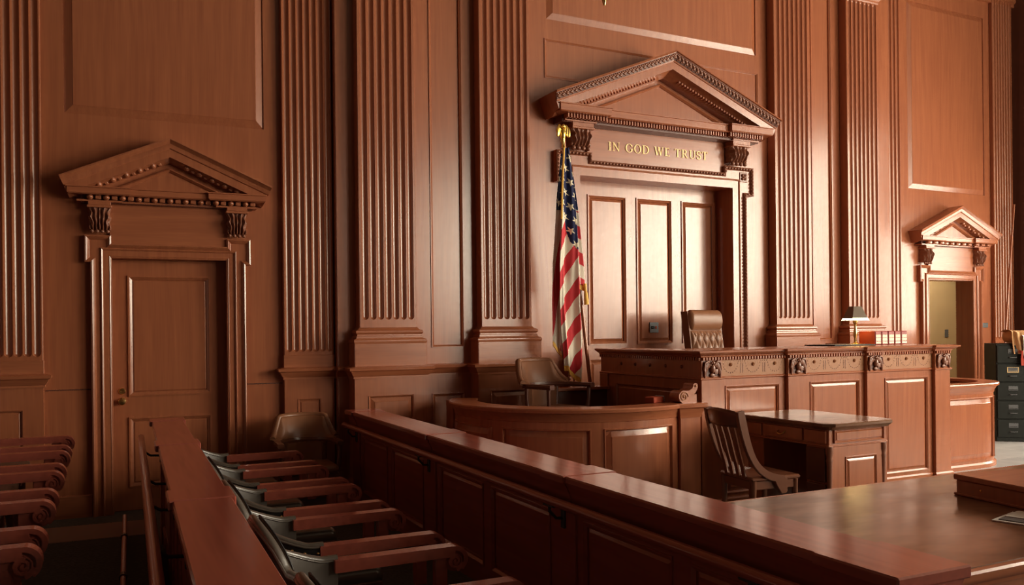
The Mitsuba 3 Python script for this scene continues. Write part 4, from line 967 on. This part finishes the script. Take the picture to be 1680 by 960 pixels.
# lamp
t = thing('desk_lamp', 'small brass desk lamp with a glowing square shade on the bench', 'lamp')
lu, lv = 1.635, 1.44
part(t, 'base', lathe([(0, 0), (.06, 0), (.06, .01), (.05, .018), (.03, .022), (.018, .03), (0, .03)], 24).apply_translation([lu, lv, 1.417]), 'brass', C, smooth=30)
part(t, 'stem', lathe([(.016, .03), (.014, .07), (.022, .10), (.024, .13), (.015, .17), (.012, .22), (.018, .235), (.026, .25), (.026, .285), (.010, .30), (.010, .36), (0, .36)], 20).apply_translation([lu, lv, 1.417]), 'brass', C, smooth=40)
def pyr(b, tp, z0, z1, th):
    o = [(-b, -b, z0), (b, -b, z0), (b, b, z0), (-b, b, z0), (-tp, -tp, z1), (tp, -tp, z1), (tp, tp, z1), (-tp, tp, z1)]
    V = np.array(o + [(x-np.sign(x)*th, y-np.sign(y)*th, z) for x, y, z in o]); F = []
    for k in range(4):
        l = (k+1) % 4
        F += [[k, l, 4+l], [k, 4+l, 4+k], [8+k, 12+l, 8+l], [8+k, 12+k, 12+l], [k, 8+l, l], [k, 8+k, 8+l], [4+k, 4+l, 12+l], [4+k, 12+l, 12+k]]
    return TM(V, F)
sh = pyr(.095, .048, 1.708, 1.842, .004); ang = .25; Rz = np.array([[math.cos(ang), -math.sin(ang), 0], [math.sin(ang), math.cos(ang), 0], [0, 0, 1]])
part(t, 'shade', TM(sh.vertices@Rz.T+np.array([lu, lv, 0]), sh.faces), 'shade_bronze', C, smooth=False)
gl = pyr(.104, .094, 1.688, 1.713, .004); gm = C.mesh(TM(gl.vertices@Rz.T+np.array([lu, lv, 0]), gl.faces))
k = part(t, 'glass_rim', gm, 'paper', smooth=False, label='glowing glass rim'); scene[k]['emitter'] = {'type': 'area', 'radiance': rgb(13., 8.6, 3.2)}
inn = pyr(.088, .043, 1.711, 1.839, .002)
part(t, 'shade_lining', TM(inn.vertices@Rz.T+np.array([lu, lv, 0]), inn.faces), 'label_white', C, smooth=False)
b = C.mesh(ball((lu, lv, 1.752), .030, 2)); k = part(t, 'bulb', b, 'paper', smooth=True); scene[k]['emitter'] = {'type': 'area', 'radiance': rgb(150, 95, 38)}
# outlet plate in the tall panelled doorway
t = thing('wall_outlet', 'grey metal outlet plate on the middle tall panel behind the bench', 'outlet')
part(t, 'plate', cbox(.075, .205, -.252, -.244, 1.575, 1.70, .003), 'steel', C)
part(t, 'socket', cbox(.095, .135, -.245, -.236, 1.62, 1.655, .004), 'black', C); part(t, 'socket', cbox(.15, .18, -.245, -.238, 1.62, 1.655, .004), 'red_board', C)
t = thing('wall_plate', 'small grey-blue plate on the wall right of the open doorway', 'wall plate')
part(t, 'plate', cbox(6.13, 6.30, -.2, -.188, 1.59, 1.66, .003), 'dull_metal', C)
t = thing('wall_outlet', 'small grey outlet on the beige wall seen through the open doorway', 'outlet')
part(t, 'plate', cbox(7.88, 7.97, -2.1, -2.088, 1.42, 1.56, .003), 'dull_metal', C)
# lettering
t = thing('gold_lettering', 'gold lettering IN GOD WE TRUST on the frieze of the great doorway', 'lettering')

from shapely import affinity as AF
def ser(x, y, w=.30, h=.045): return sbox(x-w/2, y, x+w/2, y+h)
def stem(x, w, y0=0., y1=1.): return sbox(x-w/2, y0, x+w/2, y1)
def diag(x0, y0, x1, y1, w): return Polygon([(x0-w/2, y0), (x0+w/2, y0), (x1+w/2, y1), (x1-w/2, y1)])
def ell(cx, cy, a, b): return AF.scale(Point(cx, cy).buffer(1, 24), a, b)
TK, TN = .145, .06
def glyph(c):
    if c == 'I': return unary_union([stem(.17, TK), ser(.17, 0, .34), ser(.17, .955, .34)]), .34
    if c == 'N': return unary_union([stem(.14, TN), stem(.72, TN), diag(.72, 0, .12, 1, TK), ser(.14, 0, .26), ser(.72, .955, .26), ser(.10, .955, .2)]), .86
    if c == 'O': return ell(.42, .5, .42, .52).difference(ell(.42, .5, .27, .46)), .84
    if c == 'D': return unary_union([stem(.17, TK), ser(.14, 0, .28), ser(.14, .955, .28), ell(.30, .5, .50, .50).difference(ell(.30, .5, .355, .445)).intersection(sbox(.17, 0, 1, 1))]), .80
    if c == 'G': return unary_union([ell(.42, .5, .42, .52).difference(ell(.42, .5, .27, .46)).difference(Polygon([(.45, .42), (1.2, .42), (1.2, .74), (.60, .70)])), stem(.72, TK*.9, .10, .42), ser(.70, .40, .30), stem(.745, .05, .70, .92)]), .86
    if c == 'W': return unary_union([diag(.30, 0, .10, 1, TK), diag(.32, 0, .56, 1, TN*1.2), diag(.74, 0, .54, 1, TK), diag(.76, 0, .98, 1, TN*1.2), ser(.10, .955, .26), ser(.54, .955, .26), ser(1.0, .955, .22)]), 1.1
    if c == 'E': return unary_union([stem(.17, TK), sbox(.04, 0, .58, .08), sbox(.04, .925, .56, 1), sbox(.17, .475, .45, .545), sbox(.53, 0, .585, .20), sbox(.51, .82, .56, 1), sbox(.42, .43, .46, .61)]), .60
    if c == 'T': return unary_union([stem(.36, TK), ser(.36, 0, .34), sbox(.0, .945, .72, 1), sbox(0, .78, .05, 1), sbox(.67, .78, .72, 1)]), .72
    if c == 'R': return unary_union([stem(.17, TK), ser(.17, 0, .32), ser(.14, .955, .28), ell(.28, .745, .36, .255).difference(ell(.28, .745, .215, .20)).intersection(sbox(.17, 0, 1, 1)), diag(.70, 0, .36, .52, TK), ser(.74, 0, .18)]), .82
    if c == 'U': return unary_union([stem(.17, TK, .30), stem(.66, TN, .30), ser(.17, .955, .32), ser(.66, .955, .24), ell(.39, .32, .295, .33).difference(ell(.405, .34, .205, .285)).intersection(sbox(0, -.1, 1, .33))]), .80
    if c == 'S':
        q = np.linspace(0, 1, 40); a = PI*.15 + q*PI*1.35
        up = [(.28+.21*math.cos(x), .73+.225*math.sin(x)) for x in np.linspace(.35, PI*1.5-.35, 22)]
        dn = [(.28-.22*math.cos(x)*-1, .26+.235*math.sin(x)) for x in np.linspace(PI/2-.35, -PI+.35, 22)]
        return unary_union([LineString(up+dn).buffer(.062), sbox(.47, .74, .51, .96), sbox(.04, .04, .08, .27)]), .56
def lettering(words, u0, u1, z0, h, v, key):
    adv = []; x = 0
    for wd in words:
        for c in wd:
            g, w = glyph(c); adv.append((g, x, c)); x += w + .13
        x += .52
    x -= .65; k = (u1-u0)/x
    for g, a, c in adv:
        g = AF.affine_transform(g, [k, 0, 0, h, u0+k*a, z0])
        part(key, 'letter', face(g, v-.002, v+.008), 'gold_paint', C, smooth=False)
lettering(['IN', 'GOD', 'WE', 'TRUST'], -.675, .745, 3.652, .098, .036, t)

# ------------------------------------------------------------------ flag
FV = .50
def flag_col(p, n, uv):
    a = (p.x-float(C.o[0]))*ux + (p.y-float(C.o[1]))*uy; z = p.z
    lay = uv.x                                            # 0 main, 1 right fold, 2 back left fold
    q0 = (z - 1.62*(a+1.5))/.395; q1 = (z + .55*(a+1.35) - .02)/.262; q2 = (z - 5.*(a+1.6))/1.1
    q = dr.select(lay < .5, q0 + .30, dr.select(lay < 1.5, q1 + .30, q2 + .2))
    fr = q - dr.floor(q)
    red = mikit.smoothstep(.0, .02, fr)*(1-mikit.smoothstep(.48, .50, fr))
    col = mikit.mix((.66, .60, .50), (.48, .035, .045), red)
    # canton with staggered stars
    lim = dr.select(lay < .5, 2.46 - 1.1*(a+1.44) + .35*dr.maximum(-(a+1.50), 0.)*8., dr.select(lay < 1.5, 2.86, 2.86))
    cant = mikit.smoothstep(-.006, .006, z-lim)
    gx, gz = (a+1.6)/.105, z/.125 + .35*(a+1.6)/.105
    row = dr.floor(gz); gx = gx + .5*(row - 2*dr.floor(row*.5)) ; cx = gx-dr.floor(gx)-.5; cz = gz-row-.5
    ra = dr.sqrt(cx*cx*.70+cz*cz); th = dr.atan2(cx*.84, cz)
    k = (th+PI)/(2*PI/5); w = dr.abs(k-dr.floor(k)-.5)*2       # 1 at a point
    star = 1-mikit.smoothstep(-.02, .02, ra-(.13+.22*dr.power(w, 1.7)))
    blue = mikit.mix((.012, .016, .060), (.70, .62, .45), star)
    return mikit.mix(col, blue, cant)
scene['flag_cloth'] = prin(mikit.proc(flag_col), .75, .25, sheen=.3)
scene['fringe'] = prin((.72, .42, .08), .6, .4)
t = thing('flag', 'American flag with gold fringe hanging furled from a leaning pole topped by a gold eagle', 'flag')
ptop, pbot = np.array([-1.525, FV, 3.62]), np.array([-1.165, FV, .44])
pp = lambda z: ptop + (pbot-ptop)*((3.62-z)/(3.62-.44))
part(t, 'pole', tube([pp(z) for z in np.linspace(.44, 3.62, 12)], .019, 12), 'wood_h', C, smooth=50)
part(t, 'base', lathe([(0, 0), (.085, 0), (.085, .03), (.06, .05), (.04, .07), (.03, .14), (0, .14)], 24).apply_translation([pbot[0], FV, .421]), 'brass', C, smooth=30)
def cloth(z0, z1, left, right, dv, folds, amp, lay, ph=0, nz=70, na=40, th=.004):
    def f(s, q, o=0.):
        z = z1 + (z0(s)-z1)*q if callable(z0) else z1+(z0-z1)*q
        l = np.interp(-z, -np.array(left)[:, 0], np.array(left)[:, 1]); r = np.interp(-z, -np.array(right)[:, 0], np.array(right)[:, 1])
        u = l + (r-l)*s; k = amp*np.clip((r-l)/.25, .25, 1.2)
        v = FV + dv + k*np.sin(2*PI*folds*s + ph + .8*np.sin(q*3+s)) + .35*k*np.sin(2*PI*folds*2.3*s+q*4)
        return np.stack([u + .3*k*np.cos(2*PI*folds*s+ph), v + o, z], -1)
    return grid(f, na, nz, lambda s, q: f(s, q, -th)), f
def add_cloth(nm, *a, **k):
    m, f = cloth(*a, **k); lay = a[7]
    part(t, nm, m, 'flag_cloth', C, smooth=True, uv=np.full((len(m.vertices), 2), float(lay)))
    return f
zb = lambda s: 1.245 - .16*np.clip((s-.15)/.85, 0, 1)
f1 = add_cloth('cloth', zb, 3.50, [(3.5, -1.565), (3.1, -1.60), (2.7, -1.625), (2.3, -1.655), (1.9, -1.655), (1.6, -1.635), (1.3, -1.60), (1.0, -1.585)], [(3.5, -1.505), (3.1, -1.455), (2.7, -1.42), (2.3, -1.405), (1.9, -1.40), (1.5, -1.378), (1.2, -1.385), (1.0, -1.40)], .075, 1.35, .030, 0)
f2 = add_cloth('cloth', lambda s: 2.07 + .05*(1-s), 3.50, [(3.5, -1.53), (3.0, -1.49), (2.6, -1.45), (2.0, -1.44)], [(3.5, -1.49), (3.2, -1.43), (2.9, -1.385), (2.6, -1.35), (2.3, -1.315), (2.0, -1.30)], .03, .8, .022, 1, 1.)
f3 = add_cloth('cloth', lambda s: 1.50 - .12*s, 3.45, [(3.45, -1.57), (3.0, -1.625), (2.6, -1.655), (2.3, -1.685), (1.9, -1.695), (1.45, -1.69)], [(3.45, -1.53), (3.0, -1.57), (2.3, -1.60), (1.4, -1.585)], .015, .9, .02, 2, .5)
for f, s0, s1 in ((f1, 0, 1), (f2, 0, 1), (f3, 0, 1)):
    S = np.linspace(s0, s1, 30)
    top = f(S, np.ones(30)); bot = top.copy(); bot[:, 2] -= .050; bot[:, 1] += .004
    V = np.vstack([top+[0, .006, .004], bot+[0, .006, 0], top-[0, .008, -.004], bot-[0, .008, 0]]); F = []
    for i in range(29): F += [[i, i+30, i+31], [i, i+31, i+1], [i+60, i+91, i+90], [i+60, i+61, i+91], [i+30, i+90, i+91], [i+30, i+91, i+31]]
    part(t, 'fringe', TM(V, F), 'fringe', C, smooth=False)
Q = f1(np.zeros(24), np.linspace(0, .33, 24)); part(t, 'edge_fringe', tube(Q+np.array([-.004, .006, 0]), .011, 6), 'fringe', C, smooth=50)
z = pp(2.08); part(t, 'tassel', cat(tube([(-1.315, FV+.05, 2.10), (-1.31, FV+.05, 2.03), (-1.305, FV+.05, 1.99)], [.018, .015, .020], 10), tube([(-1.305, FV+.05, 2.0), (-1.298, FV+.05, 1.88)], [.020, .026], 12)), 'fringe', C, smooth=40)
eg = [ball((-1.535, FV, 3.655), 1, 2, (.030, .034, .062)), ball((-1.535, FV+.016, 3.735), .023, 2), ball((-1.556, FV+.03, 3.730), 1, 1, (.013, .014, .009)), tube([(-1.533, FV, 3.61), (-1.528, FV, 3.55), (-1.524, FV, 3.52)], [.024, .017, .024], 12), ball((-1.533, FV, 3.59), 1, 1, (.028, .02, .03))]
for s in (-1, 1):
    for i in range(6):
        f = i/5.; eg.append(ball((-1.535+s*(.026+.046*f), FV-.006+.004*i, 3.700-.030*f+.012*(1-f)), 1, 1, (.011, .012, .050+.016*math.sin(PI*f))))
part(t, 'eagle', cat(eg), 'gold', C, smooth=50)

# ------------------------------------------------------------------ filing cabinet corner
FC = Frame(C.pt(5.36, .56, 0)[:2], -14.)
t = thing('filing_cabinet', 'dark green metal filing cabinet standing in the corner beyond the bench', 'cabinet')
part(t, 'body', cbox(0, .42, -.54, .0, 0, 1.365, .006), 'cabinet_green', FC)
for i in range(5):
    z0 = .06+.258*i; d = part(t, 'drawer', cbox(0.012, .408, 0, .016, z0, z0+.248, .006), 'cabinet_green', FC)
    part(d, 'label_holder', cat(cbox(.15, .27, .016, .022, z0+.135, z0+.143, .001), cbox(.15, .27, .016, .022, z0+.15, z0+.198, .001), cbox(.15, .157, .016, .022, z0+.135, z0+.198, .001), cbox(.263, .27, .016, .022, z0+.135, z0+.198, .001)), 'dull_metal', FC)
    if i == 3: part(d, 'card', cbox(.135, .285, .016, .0205, z0+.125, z0+.205, .001), 'card', FC)
    part(d, 'handle', tube([(.165, .016, z0+.085), (.17, .045, z0+.080), (.25, .045, z0+.080), (.255, .016, z0+.085)], .006, 8), 'dull_metal', FC, smooth=40)
t = thing('draped_cloth', 'tan, white and blue cloth hung over the filing cabinet at the right edge', 'cloth')
def drape(u0, u1, zt, zb, v0, v1, lean):
    def f(s, q, o=0.):
        u = u0 + (u1-u0)*s + lean*q + .012*np.sin(q*5+s*4); v = v0 + (v1-v0)*np.clip(q*2.2, 0, 1) + .02*np.sin(s*11+q*2)
        z = np.where(q < .5, zt + .03*np.sin(q/.5*PI) - .02*s, zt-.02*s-(zt-.02*s-zb)*((q-.5)/.5))
        return np.stack([u, v+o, z], -1)
    return grid(f, 14, 24, lambda s, q: f(s, q, -.012))
part(t, 'tan_fold', drape(.13, .27, 1.53, 1.22, -.25, .03, .10), 'tan_cloth', FC, smooth=60)
part(t, 'tan_top', cat(seat_mesh(.19, -.2, .16, 1.545, .17, .06).apply_translation([.37, -.20, 0])), 'tan_cloth', FC, smooth=50)
part(t, 'white_fold', drape(.29, .45, 1.46, 1.16, -.25, .045, .06), 'white_cloth', FC, smooth=60)
part(t, 'blue_fold', drape(.34, .44, 1.42, 1.28, -.2, .065, .02), 'blue_cloth', FC, smooth=60)
part(t, 'red_fold', drape(.27, .47, 1.24, 1.06, .05, .06, .04), 'red_cloth', FC, smooth=60)
t = thing('window_pole', 'thin wooden pole leaning in the dim corner above the filing cabinet', 'pole')
part(t, 'pole', tube([C.pt(6.115, .10, 0.), C.pt(6.442, .04, 2.11), C.pt(6.669, .0, 3.46)], .016, 10), 'wood', smooth=50)
# pendant lamp whose finial just reaches into the picture
t = thing('pendant_lamp', 'brass pendant lamp whose pointed finial hangs into the top of the picture', 'lamp')
A = C.pt(-3.27, 4.0, 0)[:2]
part(t, 'finial', lathe([(0, 3.502), (.006, 3.503), (.011, 3.52), (.014, 3.55), (.010, 3.565), (.022, 3.58), (.03, 3.60), (0, 3.60)], 20).apply_translation([A[0], A[1], 0]), 'brass', smooth=40)
part(t, 'bowl', lathe([(.0, 3.592), (.10, 3.61), (.20, 3.68), (.26, 3.78), (.252, 3.78), (.195, 3.69), (.10, 3.622), (0, 3.604)], 40).apply_translation([A[0], A[1], 0]), 'label_white', smooth=40)
part(t, 'ring', lathe([(.252, 3.775), (.275, 3.775), (.275, 3.80), (.252, 3.80)], 40).apply_translation([A[0], A[1], 0]), 'brass', smooth=30)
for i in range(3):
    a = i*2*PI/3; part(t, 'chain', tube([(A[0]+.262*math.cos(a), A[1]+.262*math.sin(a), 3.79), (A[0]+.02*math.cos(a), A[1]+.02*math.sin(a), 4.4)], .006, 6), 'brass', smooth=50)
part(t, 'stem', tube([(A[0], A[1], 4.38), (A[0], A[1], H)], .014, 10), 'brass', smooth=50)
